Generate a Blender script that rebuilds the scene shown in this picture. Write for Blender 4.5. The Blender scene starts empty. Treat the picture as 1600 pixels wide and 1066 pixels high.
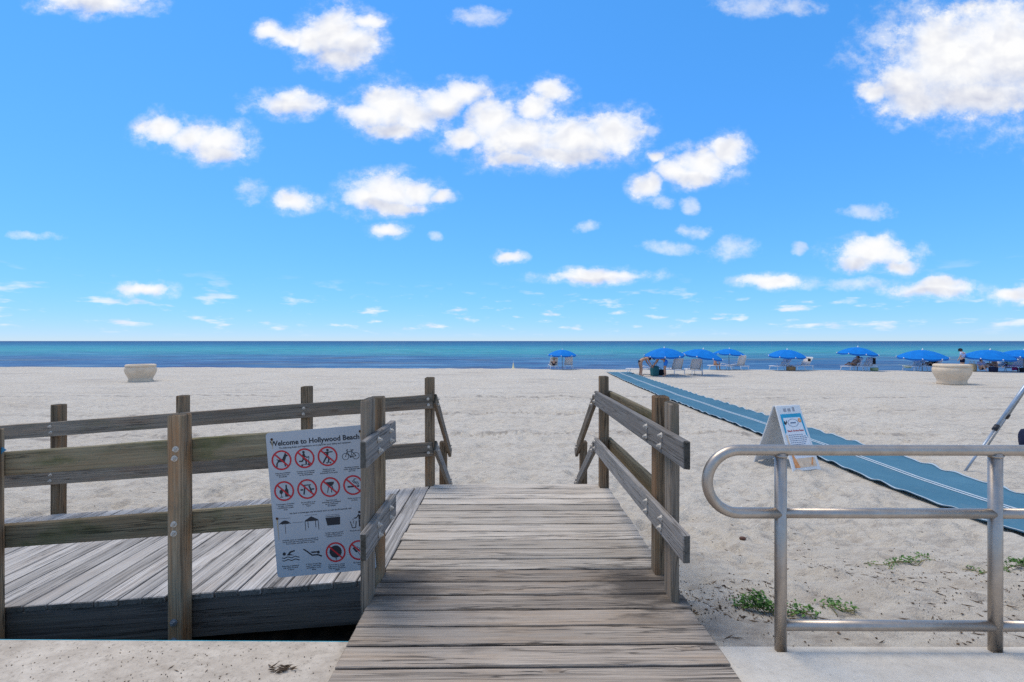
import bpy, bmesh, math, random
import numpy as np
from mathutils import Vector, Matrix, Euler

random.seed(7)
rng = np.random.default_rng(11)
R = math.radians
SC = bpy.context.scene
COL = SC.collection

# ------------------------------------------------------------------ camera, sky, sun, exposure
CAM_Z = 1.45
YAW = 0.0112
FPX = 714.0                                   # focal length in pixels of the 1600 px wide photograph
cam = bpy.data.cameras.new('camera')
cam.sensor_width = 36.0
cam.lens = 36.0 * FPX / 1600.0
cam.clip_start = 0.05
cam.clip_end = 90000.0
cam_o = bpy.data.objects.new('camera', cam)
COL.objects.link(cam_o)
cam_o.location = (0, 0, CAM_Z)
cam_o.rotation_euler = (R(90), 0, -YAW)
SC.camera = cam_o

SUN_EL, SUN_AZ = 66.0, -52.0                  # azimuth measured from +Y (the sea) towards +X
sun = bpy.data.lights.new('sun', 'SUN')
sun.energy = 1.25
sun.angle = R(32.0)
sun.color = (1.0, 0.90, 0.75)
sun_o = bpy.data.objects.new('sun', sun)
COL.objects.link(sun_o)
sd = Vector((math.sin(R(SUN_AZ)) * math.cos(R(SUN_EL)), math.cos(R(SUN_AZ)) * math.cos(R(SUN_EL)), math.sin(R(SUN_EL))))
sun_o.rotation_euler = (-sd).to_track_quat('-Z', 'Y').to_euler()
sun_o.location = sd * 60

SC.view_settings.view_transform = 'Standard'
SC.view_settings.look = 'None'
SC.view_settings.gamma = 1.0
SC.view_settings.exposure = 1.0
SC.view_settings.use_curve_mapping = False
SC.render.engine = 'CYCLES'
SC.cycles.use_denoising = False
SC.cycles.adaptive_threshold = 0.006
SC.cycles.adaptive_min_samples = 40
SC.cycles.sample_clamp_indirect = 4.0
SC.cycles.max_bounces = 6
SC.cycles.diffuse_bounces = 3
SC.cycles.glossy_bounces = 3
SC.cycles.transparent_max_bounces = 8


class NT:
    """small helper to wire node trees"""
    def __init__(self, tree):
        self.t = tree
        self.t.nodes.clear()

    def n(self, typ, **kw):
        nd = self.t.nodes.new(typ)
        for k, v in kw.items():
            setattr(nd, k, v)
        return nd

    def put(self, sock, val):
        if val is None:
            return
        if isinstance(val, bpy.types.NodeSocket):
            self.t.links.new(val, sock)
        else:
            sock.default_value = val

    def math(self, op, a, b=None, c=None, clamp=False):
        nd = self.n('ShaderNodeMath', operation=op, use_clamp=clamp)
        self.put(nd.inputs[0], a); self.put(nd.inputs[1], b); self.put(nd.inputs[2], c)
        return nd.outputs[0]

    def vmath(self, op, a, b=None, c=None):
        nd = self.n('ShaderNodeVectorMath', operation=op)
        self.put(nd.inputs[0], a); self.put(nd.inputs[1], b)
        if c is not None:
            self.put(nd.inputs[2], c)
        return nd.outputs['Value'] if op in ('LENGTH', 'DOT_PRODUCT', 'DISTANCE') else nd.outputs[0]

    def noise(self, vec, scale, detail=4, rough=0.55, dist=0.0, col=False):
        nd = self.n('ShaderNodeTexNoise')
        self.put(nd.inputs['Vector'], vec); self.put(nd.inputs['Scale'], scale)
        self.put(nd.inputs['Detail'], detail); self.put(nd.inputs['Roughness'], rough)
        self.put(nd.inputs['Distortion'], dist)
        return nd.outputs['Color'] if col else nd.outputs[0]

    def voro(self, vec, scale, feature='F1', rand=1.0):
        nd = self.n('ShaderNodeTexVoronoi', feature=feature)
        self.put(nd.inputs['Vector'], vec); self.put(nd.inputs['Scale'], scale)
        self.put(nd.inputs['Randomness'], rand)
        return nd.outputs[0]

    def ramp(self, fac, stops, interp='LINEAR'):
        nd = self.n('ShaderNodeValToRGB')
        cr = nd.color_ramp
        cr.interpolation = interp
        while len(cr.elements) < len(stops):
            cr.elements.new(0.5)
        for e, (p, c) in zip(cr.elements, stops):
            e.position = p
            e.color = (*c, 1) if len(c) == 3 else c
        self.put(nd.inputs[0], fac)
        return nd.outputs[0]

    def mix(self, fac, a, b, blend='MIX'):
        nd = self.n('ShaderNodeMix', data_type='RGBA', blend_type=blend)
        self.put(nd.inputs[0], fac)
        self.put(nd.inputs[6], (*a, 1) if isinstance(a, tuple) and len(a) == 3 else a)
        self.put(nd.inputs[7], (*b, 1) if isinstance(b, tuple) and len(b) == 3 else b)
        return nd.outputs[2]

    def mapr(self, v, a, b, c=0.0, d=1.0, smooth=False):
        nd = self.n('ShaderNodeMapRange', interpolation_type='SMOOTHSTEP' if smooth else 'LINEAR')
        self.put(nd.inputs[0], v)
        for i, x in zip((1, 2, 3, 4), (a, b, c, d)):
            nd.inputs[i].default_value = x
        return nd.outputs[0]

    def scalev(self, vec, s, off=None):
        nd = self.n('ShaderNodeVectorMath', operation='MULTIPLY_ADD')
        self.put(nd.inputs[0], vec); nd.inputs[1].default_value = s
        self.put(nd.inputs[2], off if off is not None else (0, 0, 0))
        return nd.outputs[0]

    def bump(self, h, strength=0.4, dist=0.01, normal=None):
        nd = self.n('ShaderNodeBump')
        nd.inputs['Strength'].default_value = strength
        nd.inputs['Distance'].default_value = dist
        self.put(nd.inputs['Height'], h)
        if normal is not None:
            self.put(nd.inputs['Normal'], normal)
        return nd.outputs[0]

    def bsdf(self, color, rough=0.7, spec=0.3, normal=None, metal=0.0, **kw):
        b = self.n('ShaderNodeBsdfPrincipled')
        self.put(b.inputs['Base Color'], (*color, 1) if isinstance(color, tuple) and len(color) == 3 else color)
        self.put(b.inputs['Roughness'], rough)
        self.put(b.inputs['Specular IOR Level'], spec)
        self.put(b.inputs['Metallic'], metal)
        if normal is not None:
            self.put(b.inputs['Normal'], normal)
        for k, v in kw.items():
            self.put(b.inputs[k.replace('_', ' ')], v)
        o = self.n('ShaderNodeOutputMaterial')
        self.t.links.new(b.outputs[0], o.inputs[0])
        return b


def material(name):
    m = bpy.data.materials.new(name)
    m.use_nodes = True
    return m, NT(m.node_tree)


# ---- world: clear blue sky with scattered fair-weather cumulus
world = bpy.data.worlds.new('World')
SC.world = world
world.use_nodes = True
W = NT(world.node_tree)
sky = W.n('ShaderNodeTexSky', sky_type='NISHITA')
sky.sun_disc = False
sky.sun_elevation = R(SUN_EL)
sky.sun_rotation = R(SUN_AZ)
sky.altitude = 0.0
sky.air_density = 0.5
sky.dust_density = 0.0
sky.ozone_density = 8.0
hs = W.n('ShaderNodeHueSaturation')
hs.inputs['Hue'].default_value = 0.5
hs.inputs['Saturation'].default_value = 1.03
hs.inputs['Value'].default_value = 1.0
W.put(hs.inputs['Color'], sky.outputs[0])
tc = W.n('ShaderNodeTexCoord')
sep = W.n('ShaderNodeSeparateXYZ')
W.put(sep.inputs[0], tc.outputs['Generated'])
dx, dy, dz = sep.outputs
ysafe = W.math('MAXIMUM', dy, 0.02)
cu = W.math('DIVIDE', dx, ysafe)
cv = W.math('DIVIDE', dz, ysafe)
cmb = W.n('ShaderNodeCombineXYZ')
W.put(cmb.inputs[0], cu); W.put(cmb.inputs[1], cv)
P = cmb.outputs[0]
front = W.math('GREATER_THAN', dy, 0.05)
# cumulus billows: warp, then distance to a set of puffs laid along each cloud
warp = W.noise(P, 10.0, 3, 0.6, col=True)
Pw = W.vmath('MULTIPLY_ADD', warp, (0.066, 0.044, 0), W.vmath('ADD', P, (-0.033, -0.022, 0)))
fb = W.noise(W.scalev(P, (1, 1.25, 1)), 16.0, 8, 0.67)
fb_a = W.noise(W.scalev(Pw, (1, 1.25, 1)), 11.0, 3, 0.5)
fb_s = W.noise(W.scalev(Pw, (1, 1.25, 1), (-0.010, 0.020, 0.0)), 11.0, 3, 0.5)


def puffs(lst):
    cur = None
    for (x, y, rx, ry) in lst:
        u0, v0 = (x - 792) / FPX, (533 - y) / FPX
        su, sv = FPX / rx, FPX / ry
        q = W.scalev(Pw, (su, sv, 0), (-u0 * su, -v0 * sv, 0))
        d = W.vmath('DOT_PRODUCT', q, q)
        cur = d if cur is None else W.math('MINIMUM', cur, d)
    return cur


CLOUDS = [
    (155, 6, 74, 20), (425, 54, 22, 13), (458, 62, 30, 14), (492, 66, 34, 28), (522, 55, 46, 44), (550, 72, 46, 34), (532, 94, 48, 18), (576, 38, 28, 12),
    (455, 165, 56, 18), (452, 154, 26, 14), (258, 205, 32, 23), (300, 220, 44, 20), (345, 225, 44, 25), (350, 243, 36, 13),
    (572, 184, 38, 18), (610, 170, 50, 34), (642, 180, 46, 25), (615, 204, 42, 14), (690, 162, 44, 26), (728, 147, 32, 20),
    (722, 216, 34, 18), (768, 192, 46, 40), (812, 215, 78, 38), (835, 168, 32, 18), (864, 144, 28, 18), (900, 216, 74, 34), (962, 204, 50, 32),
    (800, 252, 38, 14), (880, 240, 84, 18),
    (1012, 288, 28, 18), (1056, 270, 32, 20), (1100, 256, 46, 27), (1138, 236, 30, 26), (1085, 276, 44, 16), (1030, 245, 14, 9),
    (1500, 88, 112, 76), (1585, 78, 112, 96), (1425, 130, 56, 44), (1440, 152, 62, 28), (1530, 146, 120, 34), (1372, 140, 24, 15), (1470, 60, 60, 40), (1680, 90, 120, 80),
    (606, 300, 58, 26), (570, 312, 36, 20), (652, 300, 38, 18), (692, 305, 19, 10), (605, 322, 58, 11), (460, 312, 34, 16),
    (1370, 394, 62, 20), (1376, 382, 38, 16), (1342, 408, 36, 12), (1420, 415, 26, 12), (930, 433, 78, 10), (925, 428, 44, 10),
    (1208, 438, 50, 10), (1470, 451, 70, 13), (1475, 444, 44, 11), (1588, 462, 30, 12), (228, 455, 40, 10), (606, 357, 26, 10), (795, 402, 20, 8)]
THIN = [(745, 28, 48, 18), (1200, 6, 90, 20), (1462, 26, 52, 30), (1386, 55, 24, 22), (394, 298, 30, 22), (916, 352, 20, 9), (1080, 360, 30, 11),
        (1045, 388, 48, 11), (1150, 385, 44, 20), (1250, 385, 15, 11), (1366, 328, 48, 13), (1040, 315, 20, 13), (1080, 320, 16, 14),
        (1352, 440, 52, 11), (62, 370, 44, 9), (1024, 205, 16, 10), (235, 20, 30, 14), (680, 368, 16, 7)]
dmin = puffs(CLOUDS)
dthin = puffs(THIN)
nz = W.math('MULTIPLY', W.math('SUBTRACT', fb, 0.5), 4.3)
core = W.math('SUBTRACT', 1.0, W.math('ADD', dmin, W.math('MULTIPLY', nz, W.math('MINIMUM', W.math('MULTIPLY_ADD', dmin, 1.0, 0.06), 1.15))))
cov = W.mapr(core, -0.70, 1.05, 0.0, 1.0, True)
cov2 = W.math('MULTIPLY', W.mapr(W.math('SUBTRACT', 1.0, W.math('ADD', dthin, nz)), -0.3, 1.5, 0.0, 1.0, True), 0.55)
veil = W.math('MULTIPLY', W.mapr(core, -1.9, 0.5, 0.0, 0.42, True), W.mapr(fb, 0.60, 0.40, 0.15, 1.0))
cov = W.math('MULTIPLY', W.math('MAXIMUM', W.math('MAXIMUM', cov, cov2), veil), front)
# small distant cumulus low over the horizon, all the way round
az = W.math('ARCTAN2', dx, dy)
cmb2 = W.n('ShaderNodeCombineXYZ')
W.put(cmb2.inputs[0], W.math('MULTIPLY', az, 1.0)); W.put(cmb2.inputs[1], W.math('MULTIPLY', dz, 3.6))
low = W.noise(cmb2.outputs[0], 15.0, 4, 0.55)
band = W.math('MULTIPLY', W.mapr(dz, 0.008, 0.030, 0, 1), W.mapr(dz, 0.06, 0.13, 1, 0))
lowc = W.math('MULTIPLY', W.mapr(low, 0.54, 0.72, 0, 0.75, True), band)
# thicker cloud in the unseen rest of the sky, raised for neutral fill light
zs_ = W.math('MAXIMUM', dz, 0.12)
cmb3 = W.n('ShaderNodeCombineXYZ')
W.put(cmb3.inputs[0], W.math('DIVIDE', dx, zs_)); W.put(cmb3.inputs[1], W.math('DIVIDE', dy, zs_))
els = W.noise(cmb3.outputs[0], 1.5, 4, 0.55)
outside = W.math('SUBTRACT', 1.0, W.math('MULTIPLY', front, W.math('MULTIPLY', W.mapr(cv, 0.76, 0.9, 1, 0), W.mapr(W.math('ABSOLUTE', cu), 1.15, 1.35, 1, 0))))
elsc = W.math('MULTIPLY', W.math('MULTIPLY', W.mapr(els, 0.44, 0.62, 0, 1, True), outside), W.mapr(dz, 0.12, 0.2, 0, 1))
total = W.math('MAXIMUM', W.math('MAXIMUM', cov, lowc), elsc, clamp=True)
relief = W.math('MULTIPLY', W.math('SUBTRACT', fb_a, fb_s), 2.0)
UNDER = [(155, 20, 64, 12), (535, 96, 64, 26), (455, 178, 48, 10), (335, 246, 54, 16), (615, 210, 58, 18), (700, 184, 44, 16), (790, 246, 84, 24), (925, 246, 74, 20),
         (1095, 286, 64, 16), (1490, 150, 130, 40), (1610, 140, 110, 50), (612, 326, 64, 13), (1365, 412, 54, 10), (1470, 458, 64, 8), (930, 439, 66, 6)]
dund = puffs(UNDER)
body = W.math('MULTIPLY', W.mapr(dund, 1.5, 0.1, 0.0, 1.0, True), W.mapr(fb, 0.3, 0.65, 0.45, 1.0))
shade = W.math('ADD', W.math('SUBTRACT', 0.92, relief), W.math('MULTIPLY', body, -0.55), clamp=True)
ccol = W.mix(shade, (0.58, 0.62, 0.76), (1.0, 1.0, 1.0))
CLOUD_LEVEL = 0.50
# the photograph's tone curve holds the bright low sky down: one curve on the sky's luminance
lum = W.vmath('DOT_PRODUCT', sky.outputs[0], (0.21, 0.72, 0.07))
tone = W.math('DIVIDE', 0.93, W.math('ADD', lum, 1.4))
sk0 = W.n('ShaderNodeVectorMath', operation='SCALE')
W.put(sk0.inputs[0], hs.outputs[0]); W.put(sk0.inputs['Scale'], tone)
ss0 = W.n('ShaderNodeSeparateXYZ'); W.put(ss0.inputs[0], sk0.outputs[0])
skyc = W.n('ShaderNodeCombineXYZ')
W.put(skyc.inputs[0], W.math('MULTIPLY', W.math('POWER', ss0.outputs[0], 1.55), 1.36 * 0.5))
W.put(skyc.inputs[1], W.math('MULTIPLY', ss0.outputs[1], 0.485))
W.put(skyc.inputs[2], W.math('MULTIPLY', ss0.outputs[2], 0.5))
cl = W.n('ShaderNodeVectorMath', operation='SCALE')
W.put(cl.inputs[0], ccol); cl.inputs['Scale'].default_value = CLOUD_LEVEL
fin = W.mix(total, skyc.outputs[0], cl.outputs[0])
bg = W.n('ShaderNodeBackground')
W.put(bg.inputs[0], fin); bg.inputs[1].default_value = 1.0
wo = W.n('ShaderNodeOutputWorld')
world.node_tree.links.new(bg.outputs[0], wo.inputs[0])
world.cycles.sampling_method = 'MANUAL'
world.cycles.sample_map_resolution = 512


# ------------------------------------------------------------------ terrain
def _hash(ix, iy, s):
    h = (ix.astype(np.int64) * 374761393 + iy.astype(np.int64) * 668265263 + s * 1442695041) & 0x7fffffff
    h = ((h ^ (h >> 13)) * 1274126177) & 0x7fffffff
    h = h ^ (h >> 16)
    return (h & 0xffff) / 65535.0


def vnoise(x, y, s=0):
    x = np.asarray(x, float); y = np.asarray(y, float)
    ix = np.floor(x).astype(np.int64); iy = np.floor(y).astype(np.int64)
    fx = x - ix; fy = y - iy
    fx = fx * fx * (3 - 2 * fx); fy = fy * fy * (3 - 2 * fy)
    a = _hash(ix, iy, s); b = _hash(ix + 1, iy, s); c = _hash(ix, iy + 1, s); d = _hash(ix + 1, iy + 1, s)
    return (a + (b - a) * fx) * (1 - fy) + (c + (d - c) * fx) * fy - 0.5


def sst(x, a, b):
    t = np.clip((np.asarray(x, float) - a) / (b - a), 0, 1)
    return t * t * (3 - 2 * t)


Z_SAND = -0.70
Z_WALK = -0.04
Z_SEA = -2.05


def crest(x):
    return 35.6 - 0.079 * np.clip(x, -70, 70)


def sand_base(x, y):
    x = np.asarray(x, float); y = np.asarray(y, float)
    right = -0.10 - 0.60 * sst(y, 2.2, 5.2)
    left = -0.50 - 0.20 * sst(y, 2.2, 5.0)
    w = sst(x, 0.2, 1.15)
    z = left * (1 - w) + right * w
    c = crest(x)
    z = z - np.clip((y - c) * 0.11, 0, 3.0) - 0.02 * sst(y, c - 3, c)
    return np.where(y < 2.1, np.minimum(z, -0.32), z)


def sand_fine(x, y):
    near = 1 - sst(y, 14, 26)
    f = 0.05 * vnoise(x * 0.9, y * 0.9, 1) + 0.030 * vnoise(x * 2.6, y * 3.0, 2)
    f = f + near * (0.085 * vnoise(x * 2.4, y * 3.4, 13) + 0.060 * vnoise(x * 4.5, y * 5.5, 3) + 0.030 * vnoise(x * 9, y * 11, 4) + 0.014 * vnoise(x * 19, y * 22, 5))
    # raked, wheel-combed sand further out: long low ridges along the shore
    far = sst(y, 9, 15)
    f = f + far * (0.050 * vnoise(x * 0.22 + 3, y * 3.2, 6) + 0.030 * vnoise(x * 0.6, y * 6.5, 7))
    xm = np.interp(y, [2.6, 5, 7, 8.3, 10.4, 14.6, 17.9, 23.8, 31.2], [5.66, 5.62, 5.60, 5.67, 5.80, 5.89, 5.95, 6.27, 6.82])
    under = (1 - sst(np.abs(x - xm - 0.775), 0.72, 1.0)) * (1 - sst(y, 31.2, 32))
    return f * sst(y, 2.15, 2.9) * (1 - 0.9 * under) - 0.02 * under


def sand_z(x, y):
    return sand_base(x, y) + sand_fine(x, y)


def zs(x, y):
    return float(sand_z(x, y))


CY, SY = math.cos(YAW), math.sin(YAW)


def ray(px, py):
    a = (px - 800) / FPX; b = (533 - py) / FPX
    return Vector((SY + a * CY, CY - a * SY, b))


def on_sand(px, py):
    """point of the beach seen at a photograph pixel (used to survey positions)"""
    d = ray(px, py)
    t = (Z_SAND - CAM_Z) / d.z
    for _ in range(30):
        p = d * t
        t += 0.5 * ((float(sand_base(p.x, p.y)) - CAM_Z) / d.z - t)
    p = d * t
    return Vector((p.x, p.y, zs(p.x, p.y)))


def at_depth(px, py, y):
    d = ray(px, py)
    t = y / d.y
    return Vector((d.x * t, y, CAM_Z + d.z * t))


# ------------------------------------------------------------------ object helpers
def link(o, parent=None):
    COL.objects.link(o)
    if parent is not None:
        o.parent = parent
    return o


def tag(o, label=None, cat=None, group=None, kind=None):
    if label: o['label'] = label
    if cat: o['category'] = cat
    if group: o['group'] = group
    if kind: o['kind'] = kind
    return o


def empty(name, loc=(0, 0, 0), rz=0.0):
    o = bpy.data.objects.new(name, None)
    o.location = loc
    o.rotation_euler = (0, 0, rz)
    o.empty_display_size = 0.1
    return link(o)


def mesh_obj(name, me, mat=None, parent=None, smooth=False):
    if mat is not None and not me.materials:
        me.materials.append(mat)
    if smooth:
        me.polygons.foreach_set('use_smooth', [True] * len(me.polygons))
    return link(bpy.data.objects.new(name, me), parent)


def from_bm(name, bm):
    me = bpy.data.meshes.new(name)
    bm.to_mesh(me)
    bm.free()
    return me


def copy_tree(o, parent=None):
    c = o.copy()
    COL.objects.link(c)
    c.parent = parent
    for ch in list(o.children):
        copy_tree(ch, c)
    return c


def box_mesh(name, l, w, h, bev=0.006, jit=0.0, segs=1):
    """a beam, length along local X, centred; chamfered and slightly uneven"""
    bm = bmesh.new()
    bmesh.ops.create_cube(bm, size=1.0)
    for v in bm.verts:
        v.co.x *= l; v.co.y *= w; v.co.z *= h
    if bev > 0:
        bmesh.ops.bevel(bm, geom=list(bm.edges), offset=min(bev, 0.3 * min(l, w, h)), segments=1, affect='EDGES')
    if segs > 1:
        for k in range(1, segs):
            x = -l / 2 + l * k / segs
            bmesh.ops.bisect_plane(bm, geom=list(bm.verts) + list(bm.edges) + list(bm.faces), plane_co=(x, 0, 0), plane_no=(1, 0, 0))
    if jit:
        for v in bm.verts:
            v.co += Vector((random.uniform(-jit, jit), random.uniform(-jit, jit), random.uniform(-jit, jit)))
    return from_bm(name, bm)


def frame_between(a, b, up=Vector((0, 0, 1))):
    x = (b - a).normalized()
    y = up.cross(x)
    if y.length < 1e-4:
        y = Vector((0, 1, 0)) if abs(x.z) > 0.9 else Vector((0, 0, 1)).cross(x)
    y.normalize()
    z = x.cross(y).normalized()
    m = Matrix((x, y, z)).transposed().to_4x4()
    m.translation = (a + b) / 2
    return m


def beam(name, a, b, w, h, mat, parent, bev=0.006, jit=0.0015, segs=1, up=Vector((0, 0, 1))):
    a, b = Vector(a), Vector(b)
    me = box_mesh(name, (b - a).length, w, h, bev, jit, segs)
    o = mesh_obj(name, me, mat, parent)
    m = frame_between(a, b, up)
    if parent is not None:
        m = Matrix.Translation(-Vector(parent.location)) @ m if parent.rotation_euler.z == 0 else m
    o.matrix_local = m
    return o


def tube_bm(bm, pts, rad, seg=10, cap=True):
    pts = [Vector(p) for p in pts]
    rads = rad if isinstance(rad, (list, tuple)) else [rad] * len(pts)
    rings = []
    prev = None
    for i, p in enumerate(pts):
        if i == 0: t = pts[1] - pts[0]
        elif i == len(pts) - 1: t = pts[-1] - pts[-2]
        else: t = (pts[i + 1] - p).normalized() + (p - pts[i - 1]).normalized()
        t.normalize()
        if prev is None:
            prev = t.orthogonal().normalized()
        u = (prev - t * prev.dot(t)).normalized()
        prev = u
        v = t.cross(u)
        rings.append([bm.verts.new(p + (u * math.cos(2 * math.pi * k / seg) + v * math.sin(2 * math.pi * k / seg)) * rads[i]) for k in range(seg)])
    for r0, r1 in zip(rings, rings[1:]):
        for k in range(seg):
            bm.faces.new((r0[k], r0[(k + 1) % seg], r1[(k + 1) % seg], r1[k]))
    if cap:
        bm.faces.new(list(reversed(rings[0])))
        bm.faces.new(rings[-1])


def tube(name, pts, rad, mat, parent=None, seg=10):
    bm = bmesh.new()
    tube_bm(bm, pts, rad, seg)
    bmesh.ops.recalc_face_normals(bm, faces=list(bm.faces))
    return mesh_obj(name, from_bm(name, bm), mat, parent, smooth=True)


def lathe(name, prof, mat, parent=None, seg=32, smooth=True):
    bm = bmesh.new()
    rings = []
    for (r, z) in prof:
        if r < 1e-5:
            rings.append([bm.verts.new((0, 0, z))])
        else:
            rings.append([bm.verts.new((r * math.cos(2 * math.pi * k / seg), r * math.sin(2 * math.pi * k / seg), z)) for k in range(seg)])
    for a, b in zip(rings, rings[1:]):
        for k in range(seg):
            k2 = (k + 1) % seg
            if len(a) == 1 and len(b) == 1: continue
            if len(a) == 1: bm.faces.new((a[0], b[k2], b[k]))
            elif len(b) == 1: bm.faces.new((a[k], a[k2], b[0]))
            else: bm.faces.new((a[k], a[k2], b[k2], b[k]))
    bmesh.ops.recalc_face_normals(bm, faces=list(bm.faces))
    return mesh_obj(name, from_bm(name, bm), mat, parent, smooth=smooth)


# ------------------------------------------------------------------ materials
def wood(name, light, dark, brown, brown_amt=0.3, green=0.0, stain=0.0, bump=0.6, contrast=1.0, damp=False, edge=0.0):
    m, T = material(name)
    tcn = T.n('ShaderNodeTexCoord')
    oi = T.n('ShaderNodeObjectInfo')
    off = T.n('ShaderNodeCombineXYZ')
    T.put(off.inputs[0], T.math('MULTIPLY', oi.outputs['Random'], 37.0))
    T.put(off.inputs[1], T.math('MULTIPLY', oi.outputs['Random'], 91.0))
    T.put(off.inputs[2], T.math('MULTIPLY', oi.outputs['Random'], 53.0))
    co = T.vmath('ADD', tcn.outputs['Object'], off.outputs[0])
    # knots bend the grain
    kn = T.voro(T.scalev(co, (1.5, 5.0, 5.0)), 1.0)
    knot = T.mapr(kn, 0.0, 0.13, 1.0, 0.0, True)
    bend = T.noise(T.scalev(co, (1.2, 4, 4)), 1.5, 2, 0.5, col=True)
    co2 = T.vmath('MULTIPLY_ADD', bend, (0.0, 0.014, 0.014), co)
    co2 = T.vmath('MULTIPLY_ADD', knot, (0.0, 0.012, 0.012), co2)
    grain = T.noise(T.scalev(co2, (1.5, 95, 95)), 1.0, 5, 0.7)
    fine = T.noise(T.scalev(co2, (5.0, 210, 210)), 1.0, 3, 0.6)
    streak = T.noise(T.scalev(co2, (0.5, 24, 24)), 1.0, 4, 0.62)
    blotch = T.noise(T.scalev(co, (1.3, 3.0, 3.0)), 1.6, 4, 0.6)
    g = T.math('ADD', T.math('MULTIPLY', grain, 0.55), T.math('ADD', T.math('MULTIPLY', streak, 0.35), T.math('MULTIPLY', fine, 0.22)))
    w_ = 0.17 / contrast
    c = T.ramp(g, [(0.56 - w_, dark), (0.56, tuple(0.45 * a + 0.55 * b for a, b in zip(dark, light))), (0.56 + w_, light)])
    bmask = T.math('MULTIPLY', T.mapr(T.math('ADD', T.math('MULTIPLY', streak, 0.6), T.math('MULTIPLY', blotch, 0.5)), 0.50, 0.70, 0, 1, True), brown_amt)
    c = T.mix(bmask, c, brown)
    if green > 0:
        gm = T.math('MULTIPLY', T.mapr(T.noise(T.scalev(co, (1.5, 4, 4)), 1.4, 5, 0.65), 0.50, 0.72, 0, 1, True), green)
        c = T.mix(gm, c, (0.075, 0.085, 0.025))
    if stain > 0:
        sm = T.math('MULTIPLY', T.mapr(T.noise(T.scalev(co, (1.4, 2.5, 2.5), (5, 3, 1)), 1.1, 6, 0.7), 0.54, 0.74, 0, 1, True), stain)
        c = T.mix(sm, c, (0.055, 0.05, 0.045))
    if edge:
        es = T.n('ShaderNodeSeparateXYZ'); T.put(es.inputs[0], tcn.outputs['Object'])
        ey = T.math('ADD', T.math('ABSOLUTE', es.outputs[1]), T.math('MULTIPLY', T.math('SUBTRACT', T.noise(T.scalev(co, (4, 9, 9)), 1.0, 5, 0.7), 0.5), 0.022))
        c = T.mix(T.mapr(ey, edge - 0.005, edge + 0.003, 0.0, 0.60), c, (0.045, 0.036, 0.028))
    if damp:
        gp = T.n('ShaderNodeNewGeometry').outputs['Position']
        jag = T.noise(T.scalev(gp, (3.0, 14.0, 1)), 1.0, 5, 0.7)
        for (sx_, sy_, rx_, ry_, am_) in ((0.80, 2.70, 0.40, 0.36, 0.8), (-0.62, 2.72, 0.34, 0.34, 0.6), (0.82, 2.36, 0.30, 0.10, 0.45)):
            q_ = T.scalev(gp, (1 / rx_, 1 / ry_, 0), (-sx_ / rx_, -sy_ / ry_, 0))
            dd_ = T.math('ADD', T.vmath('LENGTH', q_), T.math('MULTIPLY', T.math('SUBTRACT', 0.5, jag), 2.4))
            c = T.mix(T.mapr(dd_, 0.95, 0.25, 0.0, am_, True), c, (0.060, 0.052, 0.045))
    # checks: long dark drying cracks
    ck = T.noise(T.scalev(co2, (0.9, 34, 34), (7, 1, 2)), 1.0, 3, 0.5)
    crack = T.mapr(T.math('ABSOLUTE', T.math('SUBTRACT', ck, 0.5)), 0.0, 0.020, 1.0, 0.0)
    ckm = T.mapr(T.noise(T.scalev(co, (1.1, 6, 6), (2, 9, 4)), 1.3, 2, 0.5), 0.42, 0.54, 0, 1)
    crack = T.math('MULTIPLY', crack, ckm)
    c = T.mix(T.math('MULTIPLY', crack, 0.72), c, (0.025, 0.021, 0.018))
    c = T.mix(T.math('MULTIPLY', knot, 0.55), c, tuple(0.5 * x for x in brown))
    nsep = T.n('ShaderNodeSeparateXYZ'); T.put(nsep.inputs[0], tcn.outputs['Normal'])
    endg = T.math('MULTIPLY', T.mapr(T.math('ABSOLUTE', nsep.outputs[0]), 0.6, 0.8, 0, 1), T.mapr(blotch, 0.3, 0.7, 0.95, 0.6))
    c = T.mix(endg, c, (0.040, 0.036, 0.024))  # end faces darker: mossy end grain, plus their shade put into the colour
    vv = T.mapr(oi.outputs['Random'], 0, 1, 0.76, 1.20)
    hsv = T.n('ShaderNodeHueSaturation')
    T.put(hsv.inputs['Value'], vv)
    T.put(hsv.inputs['Color'], c)
    h = T.math('SUBTRACT', T.math('ADD', T.math('MULTIPLY', grain, 1.0), T.math('MULTIPLY', fine, 0.5)), T.math('MULTIPLY', crack, 2.0))
    T.bsdf(hsv.outputs[0], 0.88, 0.18, T.bump(h, bump, 0.004))
    return m


M = {}
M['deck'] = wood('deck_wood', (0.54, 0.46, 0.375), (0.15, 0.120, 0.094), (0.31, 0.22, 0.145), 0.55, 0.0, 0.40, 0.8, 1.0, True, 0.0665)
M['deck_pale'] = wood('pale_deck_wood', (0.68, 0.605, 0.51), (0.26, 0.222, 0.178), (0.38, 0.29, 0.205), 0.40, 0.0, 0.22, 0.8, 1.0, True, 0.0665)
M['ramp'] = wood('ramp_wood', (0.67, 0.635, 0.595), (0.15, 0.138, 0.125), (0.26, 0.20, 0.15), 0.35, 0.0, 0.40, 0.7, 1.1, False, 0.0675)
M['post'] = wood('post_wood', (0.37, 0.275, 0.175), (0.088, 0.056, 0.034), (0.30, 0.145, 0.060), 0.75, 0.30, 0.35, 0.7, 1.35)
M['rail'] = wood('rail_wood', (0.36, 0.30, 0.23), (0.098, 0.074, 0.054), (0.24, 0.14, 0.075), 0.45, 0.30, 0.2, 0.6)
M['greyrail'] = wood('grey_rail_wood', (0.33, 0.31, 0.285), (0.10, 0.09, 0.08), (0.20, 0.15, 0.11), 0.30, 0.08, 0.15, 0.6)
M['greenrail'] = wood('algae_rail_wood', (0.31, 0.26, 0.165), (0.082, 0.066, 0.040), (0.23, 0.125, 0.06), 0.35, 0.65, 0.2, 0.6)
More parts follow.
